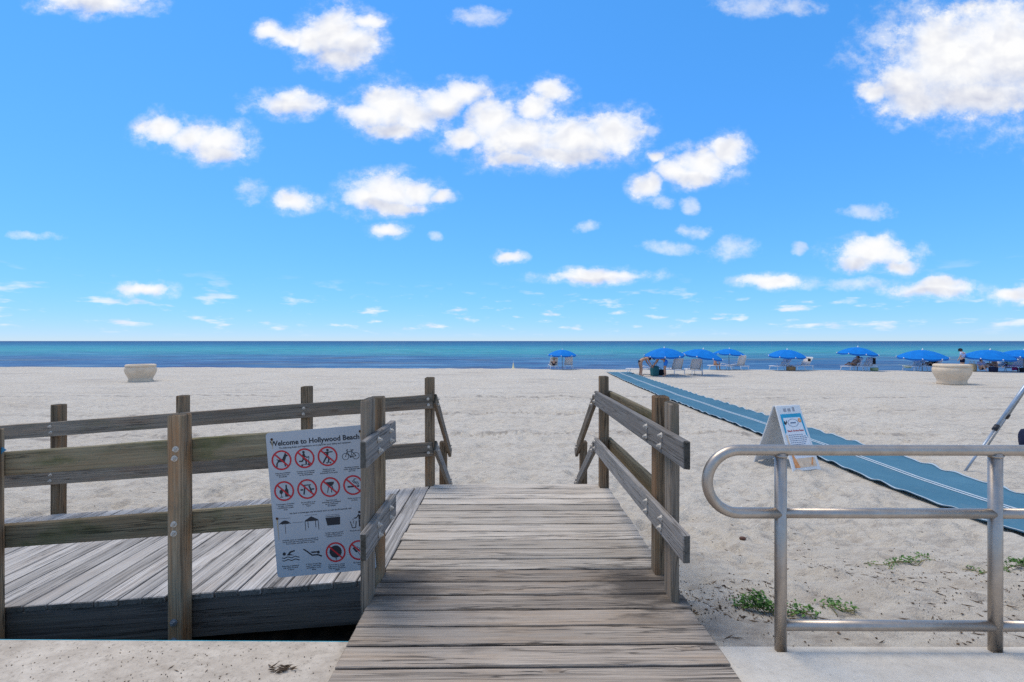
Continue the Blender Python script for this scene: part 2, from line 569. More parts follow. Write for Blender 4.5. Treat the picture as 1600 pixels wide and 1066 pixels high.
M['joist'] = wood('dark_joist_wood', (0.175, 0.155, 0.135), (0.050, 0.045, 0.040), (0.12, 0.09, 0.065), 0.3, 0.10, 0.5, 0.5, 1.3)


def sand_material():
    m, T = material('beach_sand')
    g = T.n('ShaderNodeNewGeometry')
    p = g.outputs['Position']
    n1 = T.noise(p, 0.35, 5, 0.6)
    n2 = T.noise(p, 3.0, 6, 0.65)
    n3 = T.noise(p, 170.0, 3, 0.7)
    n4 = T.noise(T.scalev(p, (1, 1.9, 1)), 6.0, 7, 0.72)
    c = T.ramp(n1, [(0.30, (0.585, 0.520, 0.425)), (0.70, (0.645, 0.590, 0.498))])
    c = T.mix(T.mapr(n4, 0.48, 0.68, 0.0, 0.85), c, (0.37, 0.325, 0.275))
    c = T.mix(T.mapr(n3, 0.40, 0.75, 0.0, 0.45), c, (0.33, 0.30, 0.27))
    # flecks of shell and dried weed
    vd = T.voro(T.scalev(p, (1, 1, 1)), 26.0)
    sp = T.math('MULTIPLY', T.mapr(vd, 0.05, 0.16, 1.0, 0.0), T.mapr(n2, 0.52, 0.66, 0, 0.8))
    c = T.mix(sp, c, (0.13, 0.105, 0.085))
    # lines of dried weed and tyre marks combed along the beach
    wl = T.noise(T.scalev(p, (0.5, 5.5, 0)), 1.0, 5, 0.7)
    wl2 = T.noise(T.scalev(p, (0.12, 0.5, 0), (3, 1, 0)), 1.0, 3, 0.6)
    c = T.mix(T.math('MULTIPLY', T.mapr(wl, 0.53, 0.72, 0, 0.8), T.mapr(wl2, 0.40, 0.62, 0.25, 0.9)), c, (0.34, 0.305, 0.265))
    sy_ = T.n('ShaderNodeSeparateXYZ'); T.put(sy_.inputs[0], p)
    lc = T.n('ShaderNodeCombineXYZ')
    T.put(lc.inputs[0], T.math('MULTIPLY', sy_.outputs[0], 0.16))
    T.put(lc.inputs[1], T.math('MULTIPLY', T.math('LOGARITHM', T.math('MAXIMUM', sy_.outputs[1], 2.0), 10.0), 48.0))
    rk = T.noise(lc.outputs[0], 1.0, 5, 0.72)
    c = T.mix(T.math('MULTIPLY', T.mapr(rk, 0.54, 0.70, 0, 0.75), T.mapr(sy_.outputs[1], 6.5, 11, 0.2, 1)), c, (0.36, 0.32, 0.275))
    dots = T.noise(T.scalev(p, (5.0, 2.0, 0)), 1.0, 3, 0.6)
    for y0_, k_ in ((13.6, 0.03), (17.6, -0.02), (10.4, 0.015)):
        ln = T.math('ABSOLUTE', T.math('SUBTRACT', T.math('ADD', sy_.outputs[1], T.math('MULTIPLY', T.noise(T.scalev(p, (0.10, 0, 0), (y0_, 0, 0)), 1.0, 3, 0.5), 1.6)), T.math('MULTIPLY_ADD', sy_.outputs[0], k_, y0_ + 0.8)))
        c = T.mix(T.math('MULTIPLY', T.mapr(ln, 0.16, 0.05, 0, 0.7), T.mapr(dots, 0.42, 0.58, 0, 1)), c, (0.25, 0.22, 0.19))  # tyre dots: debris flecks, with the weak dimple shading put into the colour
    # damp, weedy strip by the walk
    sepn = T.n('ShaderNodeSeparateXYZ'); T.put(sepn.inputs[0], p)
    nearw = T.math('MULTIPLY', T.mapr(sepn.outputs[1], 2.2, 3.6, 1.0, 0.0), T.mapr(n2, 0.46, 0.64, 0.0, 0.55))
    c = T.mix(nearw, c, (0.24, 0.185, 0.14))
    h = T.math('ADD', T.math('MULTIPLY', n3, 0.12), T.math('ADD', T.math('MULTIPLY', n4, 1.0), T.math('MULTIPLY', T.noise(p, 38.0, 4, 0.6), 0.35)))
    T.bsdf(c, 0.95, 0.1, T.bump(h, 0.9, 0.05))
    return m


def concrete(name, light, dark, speck=0.5):
    m, T = material(name)
    g = T.n('ShaderNodeNewGeometry')
    p = g.outputs['Position']
    n1 = T.noise(p, 2.2, 7, 0.65)
    n2 = T.noise(p, 60.0, 4, 0.7)
    n3 = T.noise(T.scalev(p, (1.0, 1.6, 1)), 14.0, 6, 0.7)
    c = T.ramp(T.math('ADD', T.math('MULTIPLY', n1, 0.6), T.math('MULTIPLY', n3, 0.4)), [(0.36, dark), (0.62, light)])
    c = T.mix(T.mapr(n2, 0.55, 0.72, 0, speck), c, tuple(0.45 * a for a in dark))
    gt = T.noise(T.scalev(p, (1.5, 4.0, 1), (3, 5, 0)), 2.0, 7, 0.75)
    c = T.mix(T.mapr(gt, 0.56, 0.76, 0.0, speck * 0.55), c, tuple(0.55 * a for a in dark))
    T.bsdf(c, 0.9, 0.2, T.bump(T.math('ADD', T.math('MULTIPLY', n2, 0.5), n3), 0.35, 0.006))
    return m


def plain(name, col, rough=0.6, spec=0.3, metal=0.0, var=0.12, scale=30.0, bump=0.1):
    m, T = material(name)
    tcn = T.n('ShaderNodeTexCoord')
    n = T.noise(tcn.outputs['Object'], scale, 5, 0.6)
    c = T.ramp(n, [(0.3, tuple(max(0, x * (1 - var)) for x in col)), (0.7, tuple(min(1, x * (1 + var)) for x in col))])
    T.bsdf(c, rough, spec, T.bump(n, bump, 0.002), metal)
    return m


M['sand'] = sand_material()
M['concrete_l'] = concrete('worn_concrete', (0.62, 0.55, 0.46), (0.36, 0.305, 0.245), 0.75)
M['concrete_r'] = concrete('pale_concrete', (0.64, 0.585, 0.50), (0.50, 0.445, 0.37), 0.35)
M['blue_paint'] = plain('blue_edge_paint', (0.02, 0.30, 0.42), 0.7)


def steel_material():
    m, T = material('brushed_steel')
    tcn = T.n('ShaderNodeTexCoord')
    co = tcn.outputs['Object']
    n = T.noise(T.scalev(co, (3, 3, 3)), 6.0, 6, 0.65)
    n2 = T.noise(co, 220.0, 3, 0.6)
    c = T.ramp(n, [(0.3, (0.38, 0.325, 0.275)), (0.7, (0.48, 0.42, 0.36))])
    c = T.mix(T.mapr(n2, 0.55, 0.75, 0, 0.2), c, (0.22, 0.16, 0.12))
    r = T.mapr(n, 0.3, 0.7, 0.46, 0.38)
    T.bsdf(c, r, 0.5, T.bump(n2, 0.05, 0.001), 0.88)
    return m


M['steel'] = steel_material()
M['bolt'] = plain('galvanised_bolt', (0.55, 0.50, 0.43), 0.6, 0.4, 0.3, 0.3, 90)
M['bolt_dark'] = plain('zinc_bolt', (0.28, 0.31, 0.34), 0.5, 0.4, 0.7, 0.2, 90)
M['rust'] = plain('rusty_screw', (0.075, 0.035, 0.018), 0.9, 0.1, 0.1, 0.4, 120)
M['rust_run'] = plain('rust_stain', (0.46, 0.36, 0.22), 0.8, 0.2, 0, 0.2, 60)
M['signboard'] = plain('sign_panel', (0.40, 0.415, 0.43), 0.45, 0.4, 0, 0.05, 5, 0.02)
M['print_black'] = plain('print_black', (0.022, 0.024, 0.03), 0.5, 0.3, 0, 0.1)
M['print_red'] = plain('print_red', (0.46, 0.018, 0.026), 0.5, 0.3, 0, 0.1)
M['white_plastic'] = plain('white_plastic', (0.74, 0.74, 0.72), 0.5, 0.4, 0, 0.06, 6)
M['grey_plastic'] = plain('dusty_white_plastic', (0.60, 0.59, 0.57), 0.6, 0.3, 0, 0.08, 6)
M['sheet_white'] = plain('printed_sheet', (0.80, 0.80, 0.80), 0.5, 0.3, 0, 0.03)
M['cyan_print'] = plain('cyan_print', (0.02, 0.36, 0.55), 0.5, 0.3, 0, 0.15, 12)
M['orange_print'] = plain('orange_print', (0.78, 0.33, 0.12), 0.5, 0.3, 0, 0.3, 14)
M['peach_print'] = plain('peach_print', (0.78, 0.58, 0.40), 0.5, 0.3, 0, 0.2, 10)
M['blue_text'] = plain('slate_text', (0.10, 0.15, 0.24), 0.5, 0.3)
M['mat_edge'] = plain('mat_edge', (0.40, 0.49, 0.55), 0.8, 0.1)
M['mat_line'] = plain('mat_stripe', (0.44, 0.52, 0.57), 0.8, 0.1, 0, 0.15, 40)


def mat_material():
    m, T = material('woven_blue_mat')
    g = T.n('ShaderNodeNewGeometry')
    p = g.outputs['Position']
    wv = T.n('ShaderNodeTexWave', wave_type='BANDS', bands_direction='Y')
    T.put(wv.inputs['Vector'], p); wv.inputs['Scale'].default_value = 18.0
    wv.inputs['Distortion'].default_value = 0.6
    n = T.noise(p, 1.1, 6, 0.65)
    n2 = T.noise(p, 40.0, 4, 0.6)
    c = T.ramp(T.math('ADD', T.math('MULTIPLY', n, 0.7), T.math('MULTIPLY', n2, 0.3)), [(0.35, (0.050, 0.145, 0.215)), (0.65, (0.078, 0.195, 0.275))])
    c = T.mix(T.mapr(T.noise(p, 2.6, 7, 0.7), 0.58, 0.80, 0, 0.40), c, (0.26, 0.28, 0.28))
    T.bsdf(c, 0.85, 0.15, T.bump(T.math('ADD', wv.outputs[1], n2), 0.35, 0.006))
    return m


M['mat'] = mat_material()


def sea_material():
    m, T = material('sea_water')
    g = T.n('ShaderNodeNewGeometry')
    p = g.outputs['Position']
    s = T.n('ShaderNodeSeparateXYZ'); T.put(s.inputs[0], p)
    wob = T.noise(T.scalev(p, (0.010, 0.030, 0)), 1.0, 4, 0.6)
    # depth of the water: shallow seagrass, pale sand bars, then deep water
    yy = T.math('ADD', s.outputs[1], T.math('MULTIPLY', T.math('SUBTRACT', wob, 0.5), 110.0))
    yy = T.math('ADD', yy, T.math('MULTIPLY', s.outputs[0], 0.12))
    lg = T.math('LOGARITHM', T.math('MAXIMUM', yy, 20.0), 10.0)
    t = T.mapr(lg, 1.6, 3.2, 0, 1)
    c = T.ramp(t, [(0.00, (0.050, 0.125, 0.250)), (0.20, (0.042, 0.140, 0.270)), (0.28, (0.038, 0.205, 0.290)), (0.36, (0.045, 0.300, 0.320)),
                   (0.50, (0.028, 0.235, 0.305)), (0.62, (0.010, 0.140, 0.250)), (0.80, (0.004, 0.092, 0.200)), (1.0, (0.003, 0.062, 0.155))])
    gr = T.noise(T.scalev(p, (0.035, 0.13, 0)), 1.0, 7, 0.72)
    nearm = T.mapr(s.outputs[1], 80, 130, 1, 0)
    c = T.mix(T.math('MULTIPLY', T.mapr(gr, 0.50, 0.66, 0, 0.8, True), nearm), c, (0.055, 0.060, 0.170))
    br = T.noise(T.scalev(p, (0.018, 0.085, 0), (4, 7, 0)), 1.0, 5, 0.65)
    c = T.mix(T.math('MULTIPLY', T.mapr(br, 0.56, 0.68, 0, 0.65, True), T.mapr(s.outputs[1], 90, 170, 1, 0)), c, (0.150, 0.150, 0.120))
    # streaks of chop
    ch = T.noise(T.scalev(p, (0.030, 0.10, 0)), 1.0, 7, 0.78)
    c = T.mix(T.mapr(ch, 0.51, 0.66, 0, 0.6), c, (0.15, 0.33, 0.46))
    c = T.mix(T.mapr(ch, 0.48, 0.32, 0, 0.65), c, (0.014, 0.05, 0.14))
    rc = T.n('ShaderNodeCombineXYZ')
    T.put(rc.inputs[0], T.math('MULTIPLY', s.outputs[0], 0.10)); T.put(rc.inputs[1], T.math('MULTIPLY', T.math('LOGARITHM', T.math('MAXIMUM', s.outputs[1], 20.0), 10.0), 42.0))
    rp = T.noise(rc.outputs[0], 1.0, 5, 0.7)
    nr = T.mapr(s.outputs[1], 70, 260, 1.0, 0.35)
    c = T.mix(T.math('MULTIPLY', T.mapr(rp, 0.52, 0.64, 0, 0.65), nr), c, (0.022, 0.045, 0.120))
    c = T.mix(T.math('MULTIPLY', T.mapr(rp, 0.46, 0.34, 0, 0.60), nr), c, (0.130, 0.250, 0.400))
    rb = T.noise(T.scalev(rc.outputs[0], (0.35, 0.45, 1), (7, 3, 0)), 1.0, 4, 0.6)
    c = T.mix(T.math('MULTIPLY', T.mapr(rb, 0.58, 0.68, 0, 0.7), T.mapr(s.outputs[1], 80, 130, 1, 0)), c, (0.110, 0.100, 0.090))
    fo = T.noise(T.scalev(p, (0.04, 0.20, 0), (9, 2, 0)), 1.0, 6, 0.7)
    fm = T.math('MULTIPLY', T.mapr(fo, 0.655, 0.68, 0, 0.9), T.math('MULTIPLY', T.mapr(s.outputs[1], 84, 92, 0, 1), T.mapr(s.outputs[1], 120, 135, 1, 0)))
    c = T.mix(fm, c, (0.75, 0.75, 0.75))
    h = T.noise(T.scalev(p, (0.10, 0.35, 0)), 1.0, 5, 0.6)
    T.bsdf(c, 0.5, 0.06, T.bump(h, 0.35, 0.5))
    return m


M['sea'] = sea_material()

# ------------------------------------------------------------------ the setting: beach, sea, pavement
def axis(fine_a, fine_b, step, lo, hi, grow):
    a = list(np.arange(fine_a, fine_b, step))
    s = step; v = a[-1]
    while v < hi:
        s *= grow; v += s; a.append(v)
    s = step; v = a[0]; pre = []
    while v > lo:
        s *= grow; v -= s; pre.append(v)
    return np.array(pre[::-1] + a)


def grid_mesh(name, X, Y, Z):
    ny, nx = Z.shape
    xx, yy = np.meshgrid(X, Y)
    co = np.stack([xx, yy, Z], -1).reshape(-1, 3)
    i = np.arange(ny * nx).reshape(ny, nx)
    f = np.stack([i[:-1, :-1], i[:-1, 1:], i[1:, 1:], i[1:, :-1]], -1).reshape(-1, 4)
    me = bpy.data.meshes.new(name)
    me.vertices.add(len(co)); me.vertices.foreach_set('co', co.ravel())
    me.loops.add(f.size); me.loops.foreach_set('vertex_index', f.ravel())
    me.polygons.add(len(f)); me.polygons.foreach_set('loop_start', np.arange(0, f.size, 4))
    me.polygons.foreach_set('loop_total', np.full(len(f), 4))
    me.polygons.foreach_set('use_smooth', np.ones(len(f), bool))
    me.update(calc_edges=True)
    return me


Xs = axis(-5.5, 8.5, 0.045, -400, 400, 1.045)
ys = [-12.0, -6.0, 0.0, 1.5, 2.0, 2.1]
while ys[-1] < 54:
    ys.append(ys[-1] + max(0.035, 0.0105 * ys[-1]))
Ys = np.array(ys)
gx, gy = np.meshgrid(Xs, Ys)
Zs = sand_z(gx, gy)
# footprints and scuffs: shallow pits with a pushed-up rim
prng = np.random.default_rng(5)


def pit(cx, cy, rx, ry, dep, ang):
    i0, i1 = np.searchsorted(Xs, (cx - 0.5, cx + 0.5)); j0, j1 = np.searchsorted(Ys, (cy - 0.5, cy + 0.5))
    if i1 - i0 < 3 or j1 - j0 < 3: return
    ddx = gx[j0:j1, i0:i1] - cx; ddy = gy[j0:j1, i0:i1] - cy
    u = (ddx * math.cos(ang) + ddy * math.sin(ang)) / rx; v = (-ddx * math.sin(ang) + ddy * math.cos(ang)) / ry
    r2 = u * u + v * v
    Zs[j0:j1, i0:i1] += dep * (-np.exp(-r2 * 1.3) + 0.45 * np.exp(-(np.sqrt(r2) - 1.5) ** 2 * 5))


def clear_of_mat(x, y):
    xl = float(np.interp(y, [2.6, 5, 7, 8.3, 10.4, 14.6, 17.9, 23.8, 31.2], [5.66, 5.62, 5.60, 5.67, 5.80, 5.89, 5.95, 6.27, 6.82]))
    return x < xl - 0.25 or x > xl + 1.8


for q in range(1500):
    py_ = 4.9 + 10.0 * prng.random() ** 1.3
    px_ = prng.uniform(-1.25, 1.15) * py_
    if not clear_of_mat(px_, py_): continue
    pit(px_, py_, prng.uniform(.09, .17), prng.uniform(.06, .11), prng.uniform(.018, .05), prng.uniform(0, 3.1))
for q in range(420):
    px_ = prng.uniform(1.2, 5.4); py_ = prng.uniform(2.5, 5.2)
    pit(px_, py_, prng.uniform(.05, .14), prng.uniform(.04, .08), prng.uniform(.010, .032), prng.normal(-0.4, 0.5))
for (ya, yb) in ((13.4, 13.9), (16.6, 16.9), (10.6, 10.3)):      # tyre treads along the beach
    for q in range(260):
        px_ = -16 + 0.13 * q
        if clear_of_mat(px_, ya) and px_ < 18:
            pit(px_, ya + (yb - ya) * q / 260 + prng.normal(0, .02) + 0.15 * math.sin(px_ * 0.3), .045, .07, .05, 0.0)


def zs(x, y):
    i = int(np.clip(np.searchsorted(Xs, x) - 1, 0, len(Xs) - 2)); j = int(np.clip(np.searchsorted(Ys, y) - 1, 0, len(Ys) - 2))
    a = (x - Xs[i]) / (Xs[i + 1] - Xs[i]); b = (y - Ys[j]) / (Ys[j + 1] - Ys[j])
    return float((Zs[j, i] * (1 - a) + Zs[j, i + 1] * a) * (1 - b) + (Zs[j + 1, i] * (1 - a) + Zs[j + 1, i + 1] * a) * b)


beach = mesh_obj('sand_beach', grid_mesh('sand_beach', Xs, Ys, Zs), M['sand'])
tag(beach, 'pale raked sand of the beach', 'beach', kind='structure')

sx = np.array([-40000, -8000, -1500, -400, -100, 0, 100, 400, 1500, 8000, 40000.0])
sy = np.array([30, 45, 60, 80, 110, 150, 220, 350, 600, 1200, 3000, 8000, 20000, 45000.0])
sea = mesh_obj('sea', grid_mesh('sea', sx, sy, np.full((len(sy), len(sx)), Z_SEA)), M['sea'])
tag(sea, 'blue and turquoise sea out to the horizon', 'sea', kind='structure')


def prism(name, poly, z0, z1, mat, parent=None, bev=0.0):
    bm = bmesh.new()
    lo = [bm.verts.new((x, y, z0)) for x, y in poly]
    hi = [bm.verts.new((x, y, z1)) for x, y in poly]
    n = len(poly)
    bm.faces.new(hi); bm.faces.new(lo[::-1])
    for k in range(n):
        bm.faces.new((lo[k], lo[(k + 1) % n], hi[(k + 1) % n], hi[k]))
    bmesh.ops.recalc_face_normals(bm, faces=list(bm.faces))
    if bev:
        ed = [e for e in bm.edges if abs(e.verts[0].co.z - z1) < 1e-6 and abs(e.verts[1].co.z - z1) < 1e-6]
        bmesh.ops.bevel(bm, geom=ed, offset=bev, segments=2, affect='EDGES')
    return mesh_obj(name, from_bm(name, bm), mat, parent)


walk_l = prism('sidewalk', [(-14, -9), (0.1, -9), (0.1, 2.262), (-14, 2.545)], -0.6, Z_WALK, M['concrete_l'], bev=0.008)
tag(walk_l, 'speckled worn concrete pavement beside the ramp', 'pavement', kind='structure')
bp = prism('blue_edge_stripe', [(-14, 2.5455), (0.1, 2.2625), (0.1, 2.268), (-14, 2.551)], -0.3, Z_WALK - 0.006, M['blue_paint'], walk_l)
walk_r = prism('sidewalk', [(0.104, -9), (14, -9), (14, 1.98), (0.104, 2.20)], -0.6, Z_WALK, M['concrete_r'], bev=0.008)
tag(walk_r, 'smooth pale concrete pavement under the steel handrail', 'pavement', kind='structure')
ledge = prism('pavement_ledge', [(0.104, 2.2005), (14, 1.9805), (14, 2.08), (0.104, 2.262)], -0.6, Z_WALK - 0.018, M['concrete_r'], walk_r, bev=0.006)

bed = prism('soil_bed', [(-9.5, 2.47), (-0.4, 2.28), (-0.4, 3.2), (-9.5, 3.2)], -0.8, -0.41, plain('damp_soil', (0.030, 0.024, 0.018), 0.95, 0.1, 0, 0.5, 14))  # near-black sheet added so the shaded gap under the ramp reads dark
tag(bed, 'dark sheet painting in the shade of the gap below the ramp', 'soil', kind='structure')

# ------------------------------------------------------------------ boardwalk deck
DX0, DX1 = -0.77, 1.005
DY1 = 4.64
deck = tag(empty('boardwalk', (0, 0, 0)), 'weathered grey plank boardwalk running straight to the beach', 'boardwalk')
pitch = 0.1445
y = DY1 - 0.07
k = 0
while y > 0.7:
    wv = 0.1350 + random.uniform(-0.003, 0.002)
    e0 = random.uniform(-0.006, 0.008); e1 = random.uniform(-0.010, 0.006)
    dzp = random.uniform(-0.0025, 0.0015)
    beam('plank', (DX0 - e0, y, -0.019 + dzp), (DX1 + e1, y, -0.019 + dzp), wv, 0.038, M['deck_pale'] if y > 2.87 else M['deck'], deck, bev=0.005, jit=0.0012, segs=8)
    y -= pitch * random.uniform(0.985, 1.02)
    k += 1
for x in (-0.70, 0.1, 0.86):
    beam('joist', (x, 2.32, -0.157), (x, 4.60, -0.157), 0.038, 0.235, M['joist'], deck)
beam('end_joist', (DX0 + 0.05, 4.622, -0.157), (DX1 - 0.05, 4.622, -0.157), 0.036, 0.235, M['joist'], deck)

# ------------------------------------------------------------------ side ramp down to the left
SL = 0.0715


def ramp_z(x):
    return SL * (x - DX0)


ramp = tag(empty('wooden_ramp', (0, 0, 0)), 'silvery plank ramp sloping down beside the boardwalk', 'ramp')
x = DX0 - 0.073
RY0, RY1 = 2.795, 4.575
while x > -9.5:
    e0 = random.uniform(-0.008, 0.006); e1 = random.uniform(-0.01, 0.006)
    z = ramp_z(x) - 0.019 + random.uniform(-0.002, 0.001)
    o = beam('plank', (x, RY0 + e0, z), (x, RY1 + e1, z), 0.1375 + random.uniform(-0.003, 0.003), 0.038, M['ramp'], ramp, bev=0.005, jit=0.0012, segs=6, up=Vector((-SL, 0, 1)).normalized())
    x -= 0.1440
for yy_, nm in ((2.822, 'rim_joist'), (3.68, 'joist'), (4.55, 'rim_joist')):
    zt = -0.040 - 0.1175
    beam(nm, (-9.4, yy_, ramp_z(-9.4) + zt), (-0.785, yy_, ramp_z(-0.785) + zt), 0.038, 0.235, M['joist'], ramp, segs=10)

# ------------------------------------------------------------------ timber railings
_boltmesh = {}


def bolt(parent, p, normal, r=0.013, mat=None, washer=True):
    """hexagonal nut on a round washer, proud of the timber"""
    key = (r, (mat or M['bolt']).name, washer)
    if key not in _boltmesh:
        bm = bmesh.new()
        if washer:
            bmesh.ops.create_cone(bm, cap_ends=True, segments=14, radius1=r * 1.35, radius2=r * 1.3, depth=0.004, matrix=Matrix.Translation((0, 0, 0.002)))
        bmesh.ops.create_cone(bm, cap_ends=True, segments=6, radius1=r * 0.95, radius2=r * 0.85, depth=0.012, matrix=Matrix.Translation((0, 0, 0.010)))
        bmesh.ops.create_cone(bm, cap_ends=True, segments=8, radius1=r * 0.5, radius2=r * 0.45, depth=0.008, matrix=Matrix.Translation((0, 0, 0.019)))
        me = from_bm('bolt', bm)
        me.materials.append(mat or M['bolt'])
        _boltmesh[key] = me
    o = link(bpy.data.objects.new('bolt', _boltmesh[key]), parent)
    q = Vector(normal).to_track_quat('Z', 'Y')
    o.rotation_euler = q.to_euler()
    o.location = Vector(p) - Vector(parent.location)
    return o


def post(parent, x0, x1, y0, y1, z0, z1, mat):
    o = beam('post', ((x0 + x1) / 2, (y0 + y1) / 2, z0), ((x0 + x1) / 2, (y0 + y1) / 2, z1), y1 - y0, x1 - x0, mat, parent, bev=0.007, jit=0.002, segs=5, up=Vector((1, 0, 0)))
    return o


# far railing of the ramp
far_r = tag(empty('timber_railing', (-0.8, 4.57, 0)), 'timber railing along the far, seaward side of the ramp', 'railing')
zt_u = lambda x: 0.915 + SL * (x + 0.8)
zt_l = lambda x: 0.440 + SL * (x + 0.8)
for i in range(7):
    px0 = -0.822 - 1.236 * i
    post(far_r, px0, px0 + 0.089, 4.58, 4.669, -0.9, 1.085 - 0.0725 * 1.236 * i, M['post'])
    for zf in (zt_u, zt_l):
        xm = px0 + 0.045
        for dz_ in (-0.042, -0.10):
            bolt(far_r, (xm + random.uniform(-0.008, 0.008), 4.540, zf(xm) + dz_), (0, -1, 0), 0.011)
for zf in (zt_u, zt_l):
    xs_ = [-0.735, -3.24, -5.70, -8.3]
    for a, b in zip(xs_, xs_[1:]):
        beam('rail', (b + 0.002, 4.5600, zf(b) - 0.07), (a - 0.002, 4.5600, zf(a) - 0.07), 0.038, 0.14, M['rail'], far_r, bev=0.005, jit=0.002, segs=8)

# near railing of the ramp
near_r = tag(empty('timber_railing', (-2, 2.75, 0)), 'mossy timber railing on the near side of the ramp, carrying the rules sign', 'railing')
zn_u = lambda x: 0.846 + SL * (x + 2.06)
zn_l = lambda x: 0.407 + SL * (x + 2.06)
for px0, zt in ((-1.992, 1.015), (-3.112, 0.925), (-4.35, 0.84), (-5.55, 0.755)):
    post(near_r, px0, px0 + 0.087, 2.700, 2.792, -0.85, zt, M['post'])
    xm = px0 + 0.045
    for zf in (zn_u, zn_l):
        for dz_ in (-0.038, -0.092):
            bolt(near_r, (xm + random.uniform(-0.012, 0.012), 2.699, zf(xm) + dz_), (0, -1, 0), 0.0135)
    for dz_ in (-0.115, -0.225):
        bolt(near_r, (xm - 0.004, 2.699, ramp_z(xm) + dz_), (0, -1, 0), 0.0165, M['bolt_dark'])
for zf, mm in ((zn_u, M['greenrail']), (zn_l, M['greenrail'])):
    xs_ = [-0.852, -1.95, -4.30, -6.6]
    for a, b in zip(xs_, xs_[1:]):
        beam('rail', (b + 0.002, 2.8135, zf(b) - 0.07), (a - 0.002, 2.8135, zf(a) - 0.07), 0.038, 0.14, mm, near_r, bev=0.005, jit=0.002, segs=8)

# short double-post railing at the corner of deck and ramp
corner = tag(empty('timber_railing', (-0.8, 2.6, 0)), 'short two-board railing stub with twin posts beside the rules sign', 'railing')
post(corner, -0.803, -0.762, 2.510, 2.655, -0.85, 1.125, M['rail'])
post(corner, -0.850, -0.762, 2.795, 2.884, -0.85, 1.105, M['post'])
for zc in (0.862, 0.385):
    beam('rail', (-0.741, 2.365, zc), (-0.741, 2.985, zc), 0.038, 0.142, M['greyrail'], corner, bev=0.005, jit=0.002, segs=4)
    for (by, bz) in ((2.57, 0.035), (2.59, -0.03), (2.83, 0.035), (2.84, -0.03)):
        bolt(corner, (-0.7205, by, zc + bz), (1, 0, 0), 0.013, M['bolt'])

# right railing along the boardwalk
right_r = tag(empty('timber_railing', (0.95, 3.5, 0)), 'two-board timber railing with boards on both faces, on the handrail side of the boardwalk', 'railing')
post(right_r, 0.917, 0.959, 2.525, 2.655, -0.7, 1.10, M['rail'])
post(right_r, 0.921, 1.009, 2.82, 2.909, -0.8, 1.105, M['post'])
post(right_r, 0.921, 1.009, 4.50, 4.589, -0.9, 1.10, M['post'])
for zc in (0.880, 0.412):
    beam('rail', (0.897, 2.265, zc), (0.897, 4.585, zc - 0.004), 0.038, 0.142, M['greyrail'], right_r, bev=0.005, jit=0.002, segs=8)
    beam('rail', (1.030, 2.80, zc + 0.004), (1.030, 4.60, zc), 0.038, 0.142, M['greenrail'], right_r, bev=0.005, jit=0.002, segs=6)
    for (by, bz) in ((2.58, 0.035), (2.60, -0.028), (2.855, 0.035), (2.865, -0.03), (4.545, 0.035), (4.55, -0.03)):
        bolt(right_r, (0.8765, by, zc + bz), (-1, 0, 0), 0.013, M['bolt'])

# steps down to the sand with their sloping handrails
steps = tag(empty('wooden_steps', (0, 4.7, 0)), 'wooden steps dropping from the boardwalk end to the sand', 'steps')
for i in range(3):
    zz = -0.175 * (i + 1)
    for q in range(2):
        yy_ = 4.735 + 0.29 * i + 0.143 * q
        beam('tread', (-0.72, yy_, zz - 0.019), (0.90, yy_, zz - 0.019), 0.139, 0.038, M['deck'], steps)
for x_ in (-0.745, 0.925):
    beam('stringer', (x_, 4.66, -0.16), (x_, 5.62, -0.74), 0.038, 0.235, M['rail'], steps)


def stair_rail(x_in, side, label):
    t = tag(empty('stair_railing', (x_in, 5.2, 0)), label, 'railing')
    xb = x_in
    beam('handrail', (xb, 4.60, 0.872), (xb, 5.86, 0.012), 0.038, 0.105, M['rail'], t, segs=5, jit=0.002)
    beam('lower_rail', (xb, 4.60, 0.400), (xb, 5.92, -0.44), 0.038, 0.105, M['greyrail'], t, segs=5, jit=0.002)
    x0 = xb + side * 0.021
    post(t, min(x0, x0 + side * 0.089), max(x0, x0 + side * 0.089), 5.66, 5.749, -1.0, 0.20, M['post'])
    for (yy_, zz) in ((5.69, 0.155), (5.715, 0.11), (5.69, -0.27), (5.715, -0.32), (4.66, 0.86), (4.68, 0.80), (4.66, 0.38), (4.68, 0.33)):
        bolt(t, (xb - side * 0.0205, yy_, zz), (-side, 0, 0), 0.012)
    return t


stair_rail(-0.725, -1, 'sloping stair railing below the ramp corner post, on the sign side')
stair_rail(0.890, 1, 'sloping stair railing at the end of the right-hand boardwalk railing')

# ------------------------------------------------------------------ rules sign on the near railing
U = 1.0 / 257.0
sign = empty('rules_sign', (0, 0, 0))
tl = at_depth(415, 677, 2.7865)
th = R(4.8)
sign.location = tl
sign.rotation_euler = (R(90), -th, 0)
sign.rotation_mode = 'XYZ'
# local frame of the sign: x to the right, y up, z towards the viewer, origin at its top-left corner
mw = Matrix.Rotation(-th, 4, 'Y') @ Matrix.Rotation(R(90), 4, 'X')
sign.rotation_euler = mw.to_euler()
tag(sign, 'white beach rules sign with red prohibition circles, screwed to the ramp railing', 'sign')


